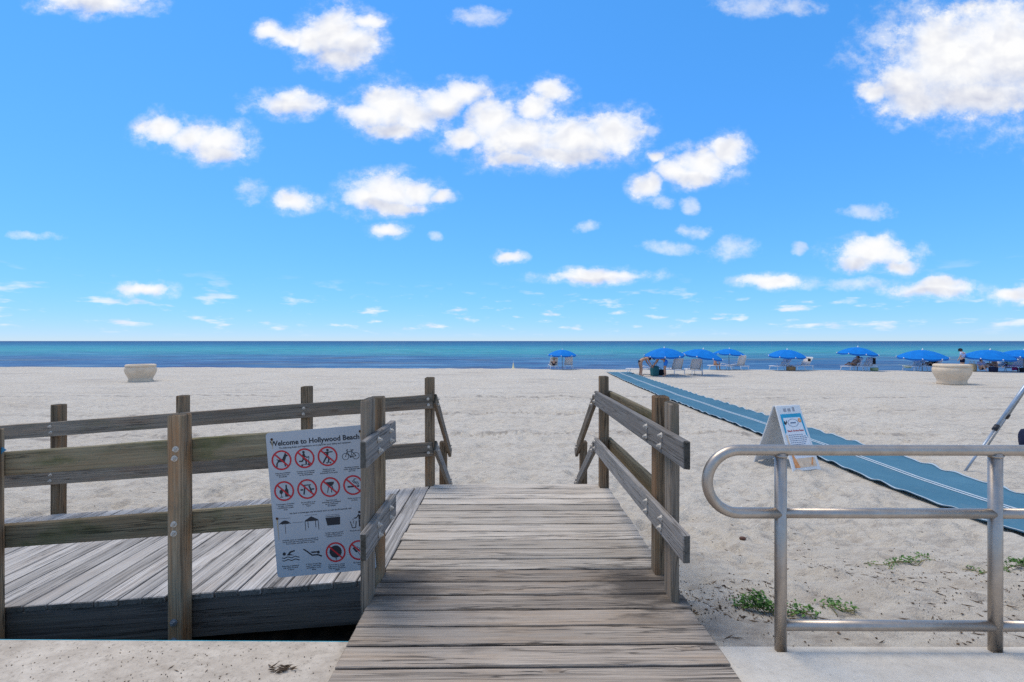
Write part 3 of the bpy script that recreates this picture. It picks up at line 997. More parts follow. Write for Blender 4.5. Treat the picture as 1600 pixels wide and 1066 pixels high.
class Flat:
    """flat print built from polygons in the sign's own units (a right, b down)"""
    def __init__(self, u=U):
        self.bm = bmesh.new(); self.u = u

    def poly(self, pts, z=0.0):
        self.bm.faces.new([self.bm.verts.new((a * self.u, -b * self.u, z)) for a, b in pts])

    def disc(self, a, b, r, n=20, ry=None, z=0.0):
        ry = ry or r
        self.poly([(a + r * math.cos(2 * math.pi * k / n), b + ry * math.sin(2 * math.pi * k / n)) for k in range(n)], z)

    def ring(self, a, b, ro, ri, n=36, z=0.0, sx=1.0):
        for k in range(n):
            t0, t1 = 2 * math.pi * k / n, 2 * math.pi * (k + 1) / n
            self.poly([(a + sx * ro * math.cos(t0), b + ro * math.sin(t0)), (a + sx * ro * math.cos(t1), b + ro * math.sin(t1)),
                       (a + sx * ri * math.cos(t1), b + ri * math.sin(t1)), (a + sx * ri * math.cos(t0), b + ri * math.sin(t0))], z)

    def line(self, pts, w, z=0.0, caps=True):
        for (a0, b0), (a1, b1) in zip(pts, pts[1:]):
            L = math.hypot(a1 - a0, b1 - b0) or 1e-6
            nx, ny = -(b1 - b0) / L * w / 2, (a1 - a0) / L * w / 2
            z += 2e-5
            self.poly([(a0 + nx, b0 + ny), (a1 + nx, b1 + ny), (a1 - nx, b1 - ny), (a0 - nx, b0 - ny)], z)
        if caps:
            for (a, b) in pts:
                z += 2e-5
                self.disc(a, b, w / 2, 8, z=z)

    def build(self, name, mat, parent, z):
        bmesh.ops.recalc_face_normals(self.bm, faces=list(self.bm.faces))
        for f in self.bm.faces:
            if f.normal.z < 0: f.normal_flip()
        me = from_bm(name, self.bm)
        o = mesh_obj(name, me, mat, parent)
        o.location.z = z
        return o


_dg = None


def text_part(name, body, mat, parent, a, b, width=None, size=4.0, z=0.0028, align='CENTER', bold=0.0, u=U, spacing=1.0):
    cu_ = bpy.data.curves.new(name, 'FONT')
    cu_.body = body
    cu_.align_x = align
    cu_.size = size * u
    cu_.offset = bold * u
    cu_.space_line = spacing
    cu_.resolution_u = 2
    tmp = bpy.data.objects.new('tmp_text', cu_)
    COL.objects.link(tmp)
    dg = bpy.context.evaluated_depsgraph_get()
    me = bpy.data.meshes.new_from_object(tmp.evaluated_get(dg))
    bpy.data.objects.remove(tmp)
    bpy.data.curves.remove(cu_)
    me.name = name
    me.materials.clear()
    if width:
        xs_ = [v.co.x for v in me.vertices]
        s = width * u / (max(xs_) - min(xs_))
        for v in me.vertices:
            v.co.x *= s
            v.co.y *= s
    o = mesh_obj(name, me, mat, parent)
    o.location = (a * u, -b * u, z)
    return o


# panel with rounded corners
SWID, SHEI, RC = 154.0, 226.0, 5.0
bm = bmesh.new()
pts = []
for (cx, cy, a0) in ((SWID - RC, RC, -90), (SWID - RC, SHEI - RC, 0), (RC, SHEI - RC, 90), (RC, RC, 180)):
    for q in range(5):
        aa = R(a0 + 22.5 * q)
        pts.append((cx + RC * math.cos(aa), cy + RC * math.sin(aa)))
top = [bm.verts.new((a * U, -b * U, 0.002)) for a, b in pts]
bot = [bm.verts.new((a * U, -b * U, -0.001)) for a, b in pts]
bm.faces.new(top); bm.faces.new(bot[::-1])
for q in range(len(pts)):
    bm.faces.new((bot[q], bot[(q + 1) % len(pts)], top[(q + 1) % len(pts)], top[q]))
bmesh.ops.recalc_face_normals(bm, faces=list(bm.faces))
mesh_obj('panel', from_bm('panel', bm), M['signboard'], sign)
text_part('title_lettering', 'Welcome to Hollywood Beach', M['print_black'], sign, 75.5, 21, width=139, size=11, bold=0.30)
text_part('subtitle_lettering', 'The following Rules and Regulations are in place for your safety and enjoyment', M['print_black'], sign, 75, 26.3, width=112, size=3, bold=0.05)
CXS = (21.4, 57.2, 93.0, 128.8)
caps = [
    (0, 65, 'Dogs are prohibited\non the beach and\nBroadwalk'), (1, 65, 'Scooters and motorized\nvehicles are prohibited\non the Broadwalk'),
    (2, 65, 'Skateboards are\nprohibited on the\nBroadwalk and in parks'), (3, 65, 'Bicycling permitted\nwithin designated bike\npath only'),
    (0, 113.5, 'Consumption of alcohol\nand glass containers\nis prohibited in public\nareas'), (1, 113.5, 'Do not climb or sit\non tables on the\nbeach'),
    (2, 113.5, 'Open fires and\nbarbecues are prohibited\non the beach and\nBroadwalk'), (3, 113.5, 'Thank you for not\nsmoking'),
    (2, 164, 'Coolers may not exceed\na length of 36 inches or a\ncapacity of 60 quarts'), (3, 164, 'Please do not litter'),
    (0, 210, 'Swimming is permitted\nonly within 50 yards\nof shore'), (1, 210, 'A "Diver Down" flag\nmust be used when\nsnorkeling or scuba\ndiving'),
    (2, 214, 'Do not use or release\nballoons on the beach.\nThey can be harmful to\nwildlife'), (3, 214, 'No fireworks on\nbeach')]
for (ci, bb, s) in caps:
    text_part('caption', s, M['print_black'], sign, CXS[ci], bb, size=2.85, bold=0.05, spacing=1.0)
text_part('caption', 'No food or beverages may be placed upon or near the Broadwalk wall', M['print_black'], sign, 75, 129, width=96, size=3, bold=0.05)
text_part('caption', 'Umbrella, tents, or canopies may not exceed 10\nfeet in width and must be placed at least 10 feet\nfrom another umbrella, tent or canopy', M['print_black'], sign, 40, 170, size=2.85, bold=0.05)

ZP, ZR = 0.0026, 0.0032


def no_ring(ci, b, ro=15.5):
    f = Flat()
    a = CXS[ci]
    f.ring(a, b, ro, ro - 2.5)
    s = (ro - 1.6) * 0.7071
    f.line([(a - s, b - s), (a + s, b + s)], 2.4, z=0.0002, caps=False)
    f.build('prohibition_ring', M['print_red'], sign, ZR)


B1, B2, B3, B4 = 44.0, 92.2, 147.0, 194.0
for ci, b in ((0, B1), (1, B1), (2, B1), (0, B2), (1, B2), (2, B2), (3, B2), (2, B4), (3, B4)):
    no_ring(ci, b)
# dog
f = Flat(); a, b = CXS[0], B1
f.poly([(a - 5, b - 1), (a + 3, b - 2), (a + 4, b + 3), (a - 5, b + 3)])
f.poly([(a + 1, b - 1.5), (a + 5, b - 9), (a + 8, b - 6), (a + 5, b + 2)], 1e-4)
f.poly([(a + 5, b - 9.5), (a + 6.5, b - 11.5), (a + 8, b - 8.5), (a + 10.5, b - 6.8), (a + 9.5, b - 5.2), (a + 5.5, b - 5.5)], 2e-4)
f.line([(a - 4.5, b + 1), (a - 7.5, b + 5), (a - 7.8, b + 9.5)], 2.2, 3e-4)
f.line([(a + 4, b + 2), (a + 5.2, b + 9.5)], 1.9, 5e-4)
f.line([(a - 5, b), (a - 7, b - 1.5)], 1.2, 7e-4)
f.build('pictogram', M['print_black'], sign, ZP - 0.0004)
# push scooter
f = Flat(); a = CXS[1]
f.disc(a - 1, b - 9.5, 2.0)
f.line([(a - 1, b - 6), (a - 1.5, b + 0.5)], 4.0, 1e-4)
f.line([(a - 1, b - 5), (a + 3.5, b - 1), (a + 6.5, b - 1.8)], 1.6, 2e-4)
f.line([(a - 0.5, b + 1), (a + 2, b + 4), (a + 1.8, b + 9)], 2.4, 3e-4)
f.line([(a - 2, b + 1), (a - 4, b + 4.5), (a - 8, b + 4.2)], 2.2, 4e-4)
f.line([(a - 4, b + 9.8), (a + 5, b + 9.8), (a + 7, b - 2)], 0.8, 5e-4)
f.disc(a - 4.5, b + 10.6, 1.5, z=6e-4); f.disc(a + 6, b + 10.2, 1.5, z=6e-4)
f.build('pictogram', M['print_black'], sign, ZP - 0.0004)
# skateboarder
f = Flat(); a = CXS[2]
f.disc(a + 0.5, b - 9.5, 2.0)
f.line([(a - 6, b - 6), (a + 7.5, b - 6.5)], 1.8, 1e-4)
f.line([(a, b - 5), (a - 1, b + 0.5)], 3.8, 2e-4)
f.line([(a - 2, b + 1), (a - 4, b + 4), (a - 7, b + 9)], 2.3, 3e-4)
f.line([(a, b + 1), (a + 2, b + 4), (a + 0.6, b + 8.5)], 2.3, 4e-4)
f.line([(a - 3, b + 9.6), (a + 5, b + 9.6)], 0.9, 5e-4)
f.disc(a - 1.5, b + 10.8, 0.9, 10, z=6e-4); f.disc(a + 3.5, b + 10.8, 0.9, 10, z=6e-4)
f.build('pictogram', M['print_black'], sign, ZP - 0.0004)
# bicycle
f = Flat(); a = CXS[3] - 0.5; b = B1 + 1
f.ring(a - 7.6, b + 2, 5.4, 4.6); f.ring(a + 8.6, b + 2, 5.4, 4.6)
f.line([(a - 7.6, b + 2), (a - 4.2, b - 6.5), (a - 5.5, b - 8), (a - 3.2, b - 8.6)], 0.9, 1e-4)
f.line([(a - 4.6, b - 5.2), (a + 3, b - 5.2), (a + 0.5, b + 3), (a - 4.6, b - 4.5)], 0.9, 2e-4)
f.line([(a + 0.5, b + 3), (a + 8.6, b + 2), (a + 3, b - 5.2), (a + 2.6, b - 7.3)], 0.9, 4e-4)
f.line([(a + 1, b - 7.6), (a + 5, b - 7.6)], 1.3, 6e-4)
f.disc(a + 0.5, b + 3, 1.5, 12, z=7e-4)
f.build('pictogram', M['print_black'], sign, ZP)
# glass and bottle
f = Flat(); a, b = CXS[0], B2
f.disc(a - 4.6, b + 1, 2.8, ry=3.4); f.line([(a - 4.6, b + 3), (a - 4.6, b + 9)], 0.9, 1e-4); f.line([(a - 6.6, b + 9.2), (a - 2.6, b + 9.2)], 1.0, 2e-4)
f.poly([(a + 1, b + 9), (a + 1, b - 1.5), (a + 2.6, b - 4), (a + 2.6, b - 9.5), (a + 4.8, b - 9.5), (a + 4.8, b - 4), (a + 6.6, b - 1.5), (a + 6.6, b + 9)], 3e-4)
f.build('pictogram', M['print_black'], sign, ZP - 0.0003)
# picnic table
f = Flat(); a = CXS[1]
f.line([(a - 6.2, b - 6.2), (a + 6.2, b - 6.2)], 1.6, caps=False)
f.line([(a - 3.2, b - 5), (a - 5.6, b + 8.2)], 2.3, 1e-4, False); f.line([(a + 3.2, b - 5), (a + 6.6, b + 5)], 2.3, 2e-4, False)
f.line([(a - 10.5, b + 0.6), (a - 6.2, b + 0.6)], 2.2, 3e-4, False); f.line([(a + 6.6, b + 0.6), (a + 10.8, b + 0.6)], 2.2, 3e-4, False)
f.build('pictogram', M['print_black'], sign, ZP - 0.0003)
# barbecue
f = Flat(); a = CXS[2]
f.poly([(a - 6.5, b - 8), (a + 6.5, b - 8), (a + 5.8, b - 4.5), (a + 3, b - 1.5), (a - 3, b - 1.5), (a - 5.8, b - 4.5)])
f.line([(a - 2.4, b - 1), (a - 4.8, b + 8.8)], 1.2, 1e-4, False); f.line([(a + 1.2, b - 1), (a + 1.8, b + 8.6)], 1.2, 2e-4, False); f.line([(a + 3, b - 2), (a + 4.4, b + 4)], 1.2, 3e-4, False)
f.build('pictogram', M['print_black'], sign, ZP - 0.0003)
# cigarette
f = Flat(); a = CXS[3]
f.line([(a - 9, b + 2.2), (a + 5, b + 2.2)], 2.6, caps=False)
f.line([(a + 6, b + 2.2), (a + 9.2, b + 2.2)], 2.6, 1e-4, False)
f.line([(a + 8.5, b - 0.5), (a + 7.5, b - 4), (a + 3.5, b - 4.5), (a + 1.2, b - 7), (a + 2.5, b - 9.6), (a + 5.5, b - 9.2)], 1.0, 2e-4)
f.line([(a + 6.4, b - 0.5), (a + 5, b - 2.6), (a + 1.5, b - 3.5), (a - 1, b - 6.8)], 1.0, 6e-4)
f.build('pictogram', M['print_black'], sign, ZP - 0.0003)
# umbrella
f = Flat(); a, b = CXS[0] - 3.0, B3
n = 12
f.poly([(a - 10 + 20 * k / n, b - 3 - 6 * math.sin(math.pi * k / n)) for k in range(n + 1)] + [(a + 6.6 , b - 3.9), (a + 3.3, b - 3), (a, b - 3.9), (a - 3.3, b - 3), (a - 6.6, b - 3.9)])
f.line([(a, b - 4), (a, b + 12)], 0.7, 1e-4, False)
f.line([(a - 9, b - 12.2), (a + 9, b - 12.2)], 0.45, 2e-4, False)
f.line([(a + 12, b - 4.4), (a + 29, b - 4.4)], 0.45, 3e-4, False)
f.build('pictogram', M['print_black'], sign, ZP)
# canopy tent
f = Flat(); a, b = CXS[1] + 2.5, B3
f.poly([(a - 10.5, b - 4.5), (a - 9.8, b - 6.5), (a, b - 12), (a + 10.2, b - 6.5), (a + 10.8, b - 4.5)])
for (q, e) in ((-10, 9.5), (-5.6, 6), (6, 6), (10.4, 9.5)):
    f.line([(a + q, b - 5), (a + q, b + e)], 0.9, 1e-4, False)
f.line([(a - 9.5, b - 14), (a + 9.5, b - 14)], 0.45, 2e-4, False)
f.build('pictogram', M['print_black'], sign, ZP)
# cool box
f = Flat(); a = CXS[2]
f.poly([(a - 11.5, b - 7.5), (a + 11.5, b - 7.5), (a + 10.5, b + 4.6), (a - 9.2, b + 4.6)])
f.line([(a - 11, b - 9), (a + 11, b - 9)], 0.9, 1e-4, False); f.line([(a - 10.5, b - 11.5), (a + 10.5, b - 11.5)], 0.45, 2e-4, False)
f.build('pictogram', M['print_black'], sign, ZP)
# litter basket and figure
f = Flat(); a = CXS[3] + 6.0
f.disc(a, b - 12, 2.0)
f.line([(a, b - 8), (a, b - 0.5)], 4.2, 1e-4, False); f.line([(a - 1.5, b - 8.5), (a - 5, b - 3.6), (a - 8.5, b - 3.2)], 1.6, 2e-4)
f.line([(a + 2, b - 8.5), (a + 4.6, b - 2)], 1.6, 3e-4); f.line([(a - 1.2, b), (a - 1.2, b + 10.5)], 2.0, 4e-4, False); f.line([(a + 1.3, b), (a + 1.6, b + 10.5)], 2.0, 4e-4, False)
f.line([(a - 15, b + 2), (a - 12.6, b + 11.5), (a - 7.6, b + 11.5), (a - 6, b + 2)], 1.2, 5e-4)
for q in ((-10.8, -1.5), (-10, 1.5), (-10.6, 4)):
    f.disc(a + q[0], b + q[1], 0.8, 6, z=6e-4)
f.build('pictogram', M['print_black'], sign, ZP - 0.0003)
# swimmer
f = Flat(); a, b = CXS[0] + 1.5, B4
f.disc(a - 9.5, b - 4, 2.6)
f.poly([(a - 6, b - 1.5), (a - 0.5, b - 7.5), (a + 7, b - 9), (a + 7.4, b - 6.8), (a + 1.6, b - 5.4), (a - 0.5, b - 3.2), (a + 6, b - 0.8)], 1e-4)
for q in (1.8, 6.0):
    f.line([(a - 13 + 2 * k, b + q + 0.9 * math.sin(k * 1.1)) for k in range(14)], 1.3, 2e-4)
f.build('pictogram', M['print_black'], sign, ZP - 0.0003)
# snorkeller
f = Flat(); a = CXS[1]
f.line([(a - 13, b - 8.5), (a - 9, b - 5.5)], 2.2); f.line([(a - 9, b - 5.5), (a - 1, b + 1.5), (a + 8, b + 1.5), (a + 13.5, b + 4)], 2.2, 1e-4)
f.line([(a - 1, b - 3), (a + 6, b - 3)], 2.4, 4e-4); f.disc(a + 9, b - 2.4, 2.3, z=6e-4)
f.build('pictogram', M['print_black'], sign, ZP - 0.0003)
# balloon
f = Flat(); a = CXS[2]
f.disc(a, b - 0.8, 9.6, 28); f.poly([(a - 1.4, b + 11), (a, b + 8.4), (a + 1.4, b + 11)], 1e-4); f.line([(a, b + 10.5), (a + 0.4, b + 12.4)], 0.7, 2e-4)
f.build('pictogram', M['print_black'], sign, ZP - 0.0003)
# firework
f = Flat(); a = CXS[3]
f.poly([(a - 9.5, b - 3.5), (a - 7, b - 5), (a - 1.5, b + 1.5), (a - 4, b + 3.5)])
f.line([(a - 2, b + 2), (a + 2, b + 8)], 0.9, 1e-4)
for k in range(5):
    f.line([(a + 2.5, b - 2), (a + 2.5 + 6 * math.cos(k * 1.25), b - 2 + 6 * math.sin(k * 1.25))], 0.7, 2e-4)
f.build('pictogram', M['print_black'], sign, ZP - 0.0003)
# screws with rust runs
for (a, b, L) in ((9, 10.5, 15), (146.5, 9.5, 13), (7, 134, 34), (147, 134, 30)):
    f = Flat(); f.disc(a, b, 2.0, 12); o = f.build('screw', M['rust'], sign, 0.0046)
    f = Flat(); f.poly([(a - 0.9, b + 1), (a + 0.9, b + 1), (a + 0.35, b + L), (a - 0.2, b + L)])
    f.build('rust_run', M['rust_run'], o, -0.0012)

# ------------------------------------------------------------------ stainless handrail on the pavement
HR = 0.026
hand = tag(empty('steel_handrail', (1.335, 2.20, Z_WALK - 0.018)), 'brushed stainless steel tube handrail with a rounded loop end', 'handrail')


def hr(x):
    return 2.214 - 0.0175 * (x - 1.335)


def hp(x, z):
    return (x - 1.335, hr(x) - 2.20, z - (Z_WALK - 0.018))


zt_, zm_, zb_ = 0.918, 0.611, 0.064
rr = (zt_ - zm_) / 2
xa = 1.335
loop = [hp(5.6, zt_)]
for k in range(26):
    loop.append(hp(5.6 - (5.6 - (0.978 + rr)) * (k + 1) / 26, zt_))
for k in range(1, 25):
    t = math.pi * k / 24
    loop.append(hp(0.978 + rr - rr * math.sin(t), (zt_ + zm_) / 2 + rr * math.cos(t)))
loop.append(hp(xa, zm_))
tube('top_loop_rail', loop, HR, M['steel'], hand, 20)
for q, xp in enumerate((1.335, 2.375, 3.415, 4.455, 5.5)):
    tube('post', [hp(xp, Z_WALK - 0.02), hp(xp, 0.3), hp(xp, zt_ - 0.012)], HR * 1.04, M['steel'], hand, 20)
    bm = bmesh.new()
    tube_bm(bm, [hp(xp, zt_ - 0.034), hp(xp, zt_ - 0.022)], [HR * 1.05, HR * 1.28], 20)
    mesh_obj('weld_bead', from_bm('weld_bead', bm), M['steel'], hand, True)
    if xp < 5:
        tube('middle_rail', [hp(xp, zm_), hp(xp + 1.04, zm_)], HR * 0.93, M['steel'], hand, 20)
        tube('bottom_rail', [hp(xp, zb_), hp(xp + 1.04, zb_)], HR * 0.93, M['steel'], hand, 20)

# ------------------------------------------------------------------ roll-out beach access mat
matpts = [(2.6, 5.66), (5, 5.62), (7, 5.60), (8.3, 5.67), (10.4, 5.80), (14.6, 5.89), (17.9, 5.95), (23.8, 6.27), (31.2, 6.82)]
my = np.array([p[0] for p in matpts]); mx = np.array([p[1] for p in matpts])


def mat_left(y):
    return float(np.interp(y, my, mx)) + 0.02 * math.sin(y * 1.7)


def mat_strip(name, s0, s1, nx, mat, parent, lift=0.0, wob=0.0, y0=2.6, y1=31.2):
    n = int((y1 - y0) / 0.07)
    bm = bmesh.new()
    rows = []
    for i in range(n + 1):
        yy = y0 + (y1 - y0) * i / n
        xl = mat_left(yy)
        row = []
        for j in range(nx + 1):
            s = s0 + (s1 - s0) * j / nx
            edge = max(0.0, abs(s - 0.775) - 0.62) / 0.155
            ph = 0.0 if s < 0.775 else 1.9
            wav = math.sin(yy * 10.5 + ph + 1.4 * math.sin(yy * 0.9)) + 0.6 * math.sin(yy * 17.0 + ph * 2)
            xx = xl + s + edge * 0.007 * wav * (1 if s > 0.775 else -1)
            zz = float(sand_base(xx, yy)) + 0.030 + edge * edge * (0.014 + 0.015 * wav) + lift
            row.append(bm.verts.new((xx, yy, zz)))
        rows.append(row)
    for r0, r1 in zip(rows, rows[1:]):
        for j in range(nx):
            bm.faces.new((r0[j], r0[j + 1], r1[j + 1], r1[j]))
    me = from_bm(name, bm)
    o = mesh_obj(name, me, mat, parent, True)
    md = o.modifiers.new('thickness', 'SOLIDIFY')
    md.thickness = 0.010; md.offset = -1
    return o


bmat = tag(empty('beach_mat', (0, 0, 0)), 'long blue roll-out access mat with double white centre stripe', 'mat')
mat_strip('woven_strip', 0.0, 1.55, 22, M['mat'], bmat)
for s in (0.715, 0.795):
    mat_strip('centre_stripe', s, s + 0.032, 1, M['mat_line'], bmat, lift=0.012)
for s in (-0.006, 1.531):
    mat_strip('edge_binding', s, s + 0.025, 1, M['mat_edge'], bmat, lift=0.012)

# ------------------------------------------------------------------ folding sandwich-board sign on the sand
A = Vector((4.64, 7.345, 0)); B = Vector((5.217, 7.525, 0))
ex = (B - A).normalized()
ez = Vector((-ex.y, ex.x, 0))
ztop = 1.06
zg = min(zs(4.9, 7.4), zs(4.7, 8.1)) - 0.01
aboard = tag(empty('sandwich_board', ((A.x + B.x) / 2, (A.y + B.y) / 2, zg)), 'white folding sandwich-board sign with printed price sheet, beside the blue mat', 'sign')
W_ = (B - A).length
SPREAD = 0.80


def board_panel(name, front):
    """one leaf of the folding sign: frame with feet, local x across, y up the slope, z out"""
    o = empty(name)
    o.parent = aboard
    base = A - Vector(aboard.location) if front else (A + ez * SPREAD) - Vector(aboard.location)
    base.z = 0.0
    head = (A + ez * (SPREAD / 2)) - Vector(aboard.location)
    head.z = ztop
    head += (ez * -0.02 if front else ez * 0.02)
    upv = (head - base)
    L = upv.length
    upv.normalize()
    out = ex.cross(upv) if front else upv.cross(ex)
    xax = ex if front else -ex
    if not front:
        base = base + ex * W_
    m = Matrix((xax, upv, out)).transposed().to_4x4()
    m.translation = base
    o.matrix_local = m
    return o, L


for fr in (True, False):
    o, L = board_panel('front_leaf' if fr else 'back_leaf', fr)
    mt = M['white_plastic'] if fr else M['grey_plastic']
    # panel outline with feet and hand slots
    bm = bmesh.new()
    out_pts = [(0, 0), (0.07, 0), (0.085, 0.05), (W_ - 0.085, 0.05), (W_ - 0.07, 0), (W_, 0), (W_ - 0.035, L), (0.035, L)]
    t_ = [bm.verts.new((x_, y_, 0.012)) for x_, y_ in out_pts]
    b_ = [bm.verts.new((x_, y_, -0.012)) for x_, y_ in out_pts]
    bm.faces.new(t_); bm.faces.new(b_[::-1])
    for q in range(len(out_pts)):
        bm.faces.new((b_[q], b_[(q + 1) % 8], t_[(q + 1) % 8], t_[q]))
    bmesh.ops.recalc_face_normals(bm, faces=list(bm.faces))
    bmesh.ops.bevel(bm, geom=[e for e in bm.edges if len(e.link_faces) == 2 and e.calc_face_angle(0) > 1.0], offset=0.004, segments=1, affect='EDGES')
    mesh_obj('panel', from_bm('panel', bm), mt, o)
    if fr:
        u = W_ / 100.0      # print units: 100 across

        def A2(x_, y_): return (x_, -y_)
        Lu = L / u

        def fl(pts, nm, mat, z):
            f = Flat(u); f.poly([(a_, -b_) for a_, b_ in pts]); return f.build(nm, mat, o, z)
        y0, y1 = Lu * 0.085, Lu * 0.875
        fl([(10, y0), (90, y0), (88, y1), (12, y1)], 'price_sheet', M['sheet_white'], 0.0135)
        yb = y0 + 0.17 * (y1 - y0)
        fl([(10.5, y0 + 0.5), (89.5, y0 + 0.5), (89.0, yb), (10.9, yb)], 'peach_band', M['peach_print'], 0.0145)
        fl([(10.5, y0 + 0.5), (30, y0 + 0.5), (16, yb + 14), (11, yb + 10)], 'coral_print', M['orange_print'], 0.0152)
        fl([(70, y0 + 6), (76, y0 + 4), (84, yb - 2), (80, yb + 1)], 'coral_print', M['orange_print'], 0.0152)
        fl([(12, y1 - 11), (88, y1 - 11), (88, y1 - 0.5), (12, y1 - 0.5)], 'header_band', M['cyan_print'], 0.0145)
        fl([(11.5, y1 - 55), (17, y1 - 50), (19, y1 - 10), (12, y1 - 10)], 'side_band', M['cyan_print'], 0.0149)
        fl([(88.7, y1 - 70), (84.5, y1 - 60), (81, y1 - 10), (88, y1 - 10)], 'side_band', M['cyan_print'], 0.0149)
        fl([(11, y1 - 105), (17, y1 - 105), (17, y1 - 58), (11.5, y1 - 58)], 'peach_band', M['peach_print'], 0.0149)
        f = Flat(u)
        for q in range(6):
            f.disc(76 + 4 * math.cos(q * 1.05), -(y1 - 20 + 4 * math.sin(q * 1.05)), 2.6, 8, z=q * 1e-5)
        f.build('flower_print', M['orange_print'], o, 0.0156)
        f = Flat(u)
        f.poly([(16, -(y1 - 26)), (21, -(y1 - 18)), (24, -(y1 - 25)), (28, -(y1 - 16)), (29, -(y1 - 24)), (22, -(y1 - 31))])
        f.build('butterfly_print', M['print_black'], o, 0.0156)
        f = Flat(u); f.ring(50, -(y1 - 26), 11, 10, 32, sx=1.75); f.line([(40, -(y1 - 26)), (60, -(y1 - 26))], 3.2, caps=False); f.build('oval_emblem', M['blue_text'], o, 0.0152)
        text_part('title_lettering', 'Beach Service Rates', M['print_red'], o, 51, -(y1 - 50), width=58, size=8, z=0.0152, bold=0.25, u=u)
        f = Flat(u)
        yy_ = y1 - 60
        rr_ = random.Random(3)
        while yy_ > yb + 6:
            xx_ = 21.0
            while xx_ < 78:
                wl = rr_.uniform(3, 9)
                f.poly([(xx_, -yy_), (xx_ + wl, -yy_), (xx_ + wl, -(yy_ + 1.7)), (xx_, -(yy_ + 1.7))])
                xx_ += wl + 1.5
                if xx_ > 66 and rr_.random() < 0.3: break
            yy_ -= 5.2 if rr_.random() > 0.15 else 8.5
        f.build('small_print', M['blue_text'], o, 0.0150)
        f = Flat(u)
        for (q, w2, h2) in ((28, 11, 9), (44, 11, 9), (62, 8, 12)):
            f.poly([(q, -(y1 + 6)), (q + w2, -(y1 + 6)), (q + w2, -(y1 + 6 + h2)), (q, -(y1 + 6 + h2))])
        f.build('moulded_mark', plain('grey_marks', (0.34, 0.34, 0.36), 0.6), o, 0.0132)

# ------------------------------------------------------------------ silver tripod leaning in from the side
foot = on_sand(1508, 740)
top_ = at_depth(1600, 606, foot.y + 0.15)
dirv = (top_ - foot)
apex = foot + dirv * 1.55
tri = tag(empty('tripod', (apex.x, apex.y, zs(apex.x, apex.y))), 'silver telescopic tripod with a slanting leg planted by the mat', 'tripod')
M['alu'] = plain('grey_aluminium', (0.36, 0.41, 0.47), 0.42, 0.5, 0.6, 0.1, 12)
M['black_plastic'] = plain('black_plastic', (0.02, 0.02, 0.023), 0.5, 0.4)
feet = [foot]
for q in (118, 242):
    v = Vector((foot.x - apex.x, foot.y - apex.y, 0)); v.rotate(Euler((0, 0, R(q))))
    p = Vector((apex.x, apex.y, 0)) + v
    p.z = zs(p.x, p.y)
    feet.append(p)
TL = Vector(tri.location)
for p in feet:
    d = apex - p
    lg = tube('leg', [p - TL - d.normalized() * 0.03, p + d * 0.36 - TL], 0.017, M['alu'], tri, 12)
    tube('upper_tube', [p + d * 0.33 - TL, p + d * 0.99 - TL], 0.026, M['alu'], lg, 12)
    tube('clamp_collar', [p + d * 0.315 - TL, p + d * 0.350 - TL], 0.036, M['black_plastic'], lg, 12)
lathe('hub', [(0, -0.06), (0.06, -0.06), (0.07, 0.0), (0.05, 0.06), (0.03, 0.08), (0.03, 0.35), (0, 0.35)], M['black_plastic'], tri, 16).location = apex - TL

# ------------------------------------------------------------------ concrete litter urns
def urn_material():
    m, T = material('cast_stone')
    tcn = T.n('ShaderNodeTexCoord')
    n = T.noise(tcn.outputs['Object'], 4.0, 7, 0.7)
    n2 = T.noise(tcn.outputs['Object'], 60, 3, 0.6)
    c = T.ramp(n, [(0.3, (0.60, 0.46, 0.32)), (0.7, (0.76, 0.62, 0.46))])
    T.bsdf(c, 0.9, 0.2, T.bump(n2, 0.4, 0.01))
    return m


M['urn'] = urn_material()
M['urn_dark'] = plain('urn_inside', (0.03, 0.03, 0.03), 0.9)
M['decal_dark'] = plain('decal', (0.09, 0.085, 0.08), 0.7)


def urn(px, py, width_px, label, mark, rz=0.0):
    p = on_sand(px, py)
    sc_ = width_px * p.y / FPX / 1.0
    t = tag(empty('litter_urn', (p.x, p.y, p.z - 0.02)), label, 'litter bin', 'stone litter urns on the sand')
    t.scale = (sc_, sc_, sc_)
    prof = [(0, 0), (0.375, 0), (0.385, 0.05), (0.365, 0.10), (0.385, 0.18), (0.455, 0.32), (0.490, 0.44), (0.485, 0.52), (0.455, 0.565)]
    lathe('bowl', prof, M['urn'], t, 48)
    lathe('rim', [(0.455, 0.567), (0.462, 0.575), (0.474, 0.60), (0.470, 0.640), (0.440, 0.665), (0.36, 0.668), (0.34, 0.655), (0.33, 0.58)], M['urn'], t, 48)
    lathe('liner', [(0.335, 0.63), (0.32, 0.40), (0, 0.38)], M['urn_dark'], t, 32)
    # worn emblem strokes wrapped on the bowl
    bm = bmesh.new()
    def bp_(ang, z):
        r = float(np.interp(z, [0.18, 0.32, 0.44, 0.52], [0.385, 0.455, 0.490, 0.485])) + 0.004
        return Vector((r * math.sin(ang), -r * math.cos(ang), z))
    for (a0, z0, a1, z1) in ((0, 0.33, 0.05, 0.50), (0.02, 0.50, 0.16, 0.33), (0.15, 0.36, 0.20, 0.50)):
        w = 0.022
        bm.faces.new([bm.verts.new(bp_(mark + a0, z0)), bm.verts.new(bp_(mark + a0 + w, z0)), bm.verts.new(bp_(mark + a1 + w, z1)), bm.verts.new(bp_(mark + a1, z1))])
    mesh_obj('emblem', from_bm('emblem', bm), M['decal_dark'], t)
    return t


urn(220, 596, 41, 'cast stone litter urn standing alone on the empty sand beyond the ramp', -0.75)
urn(1487, 600, 48, 'cast stone litter urn in front of the row of blue umbrellas', 0.60)

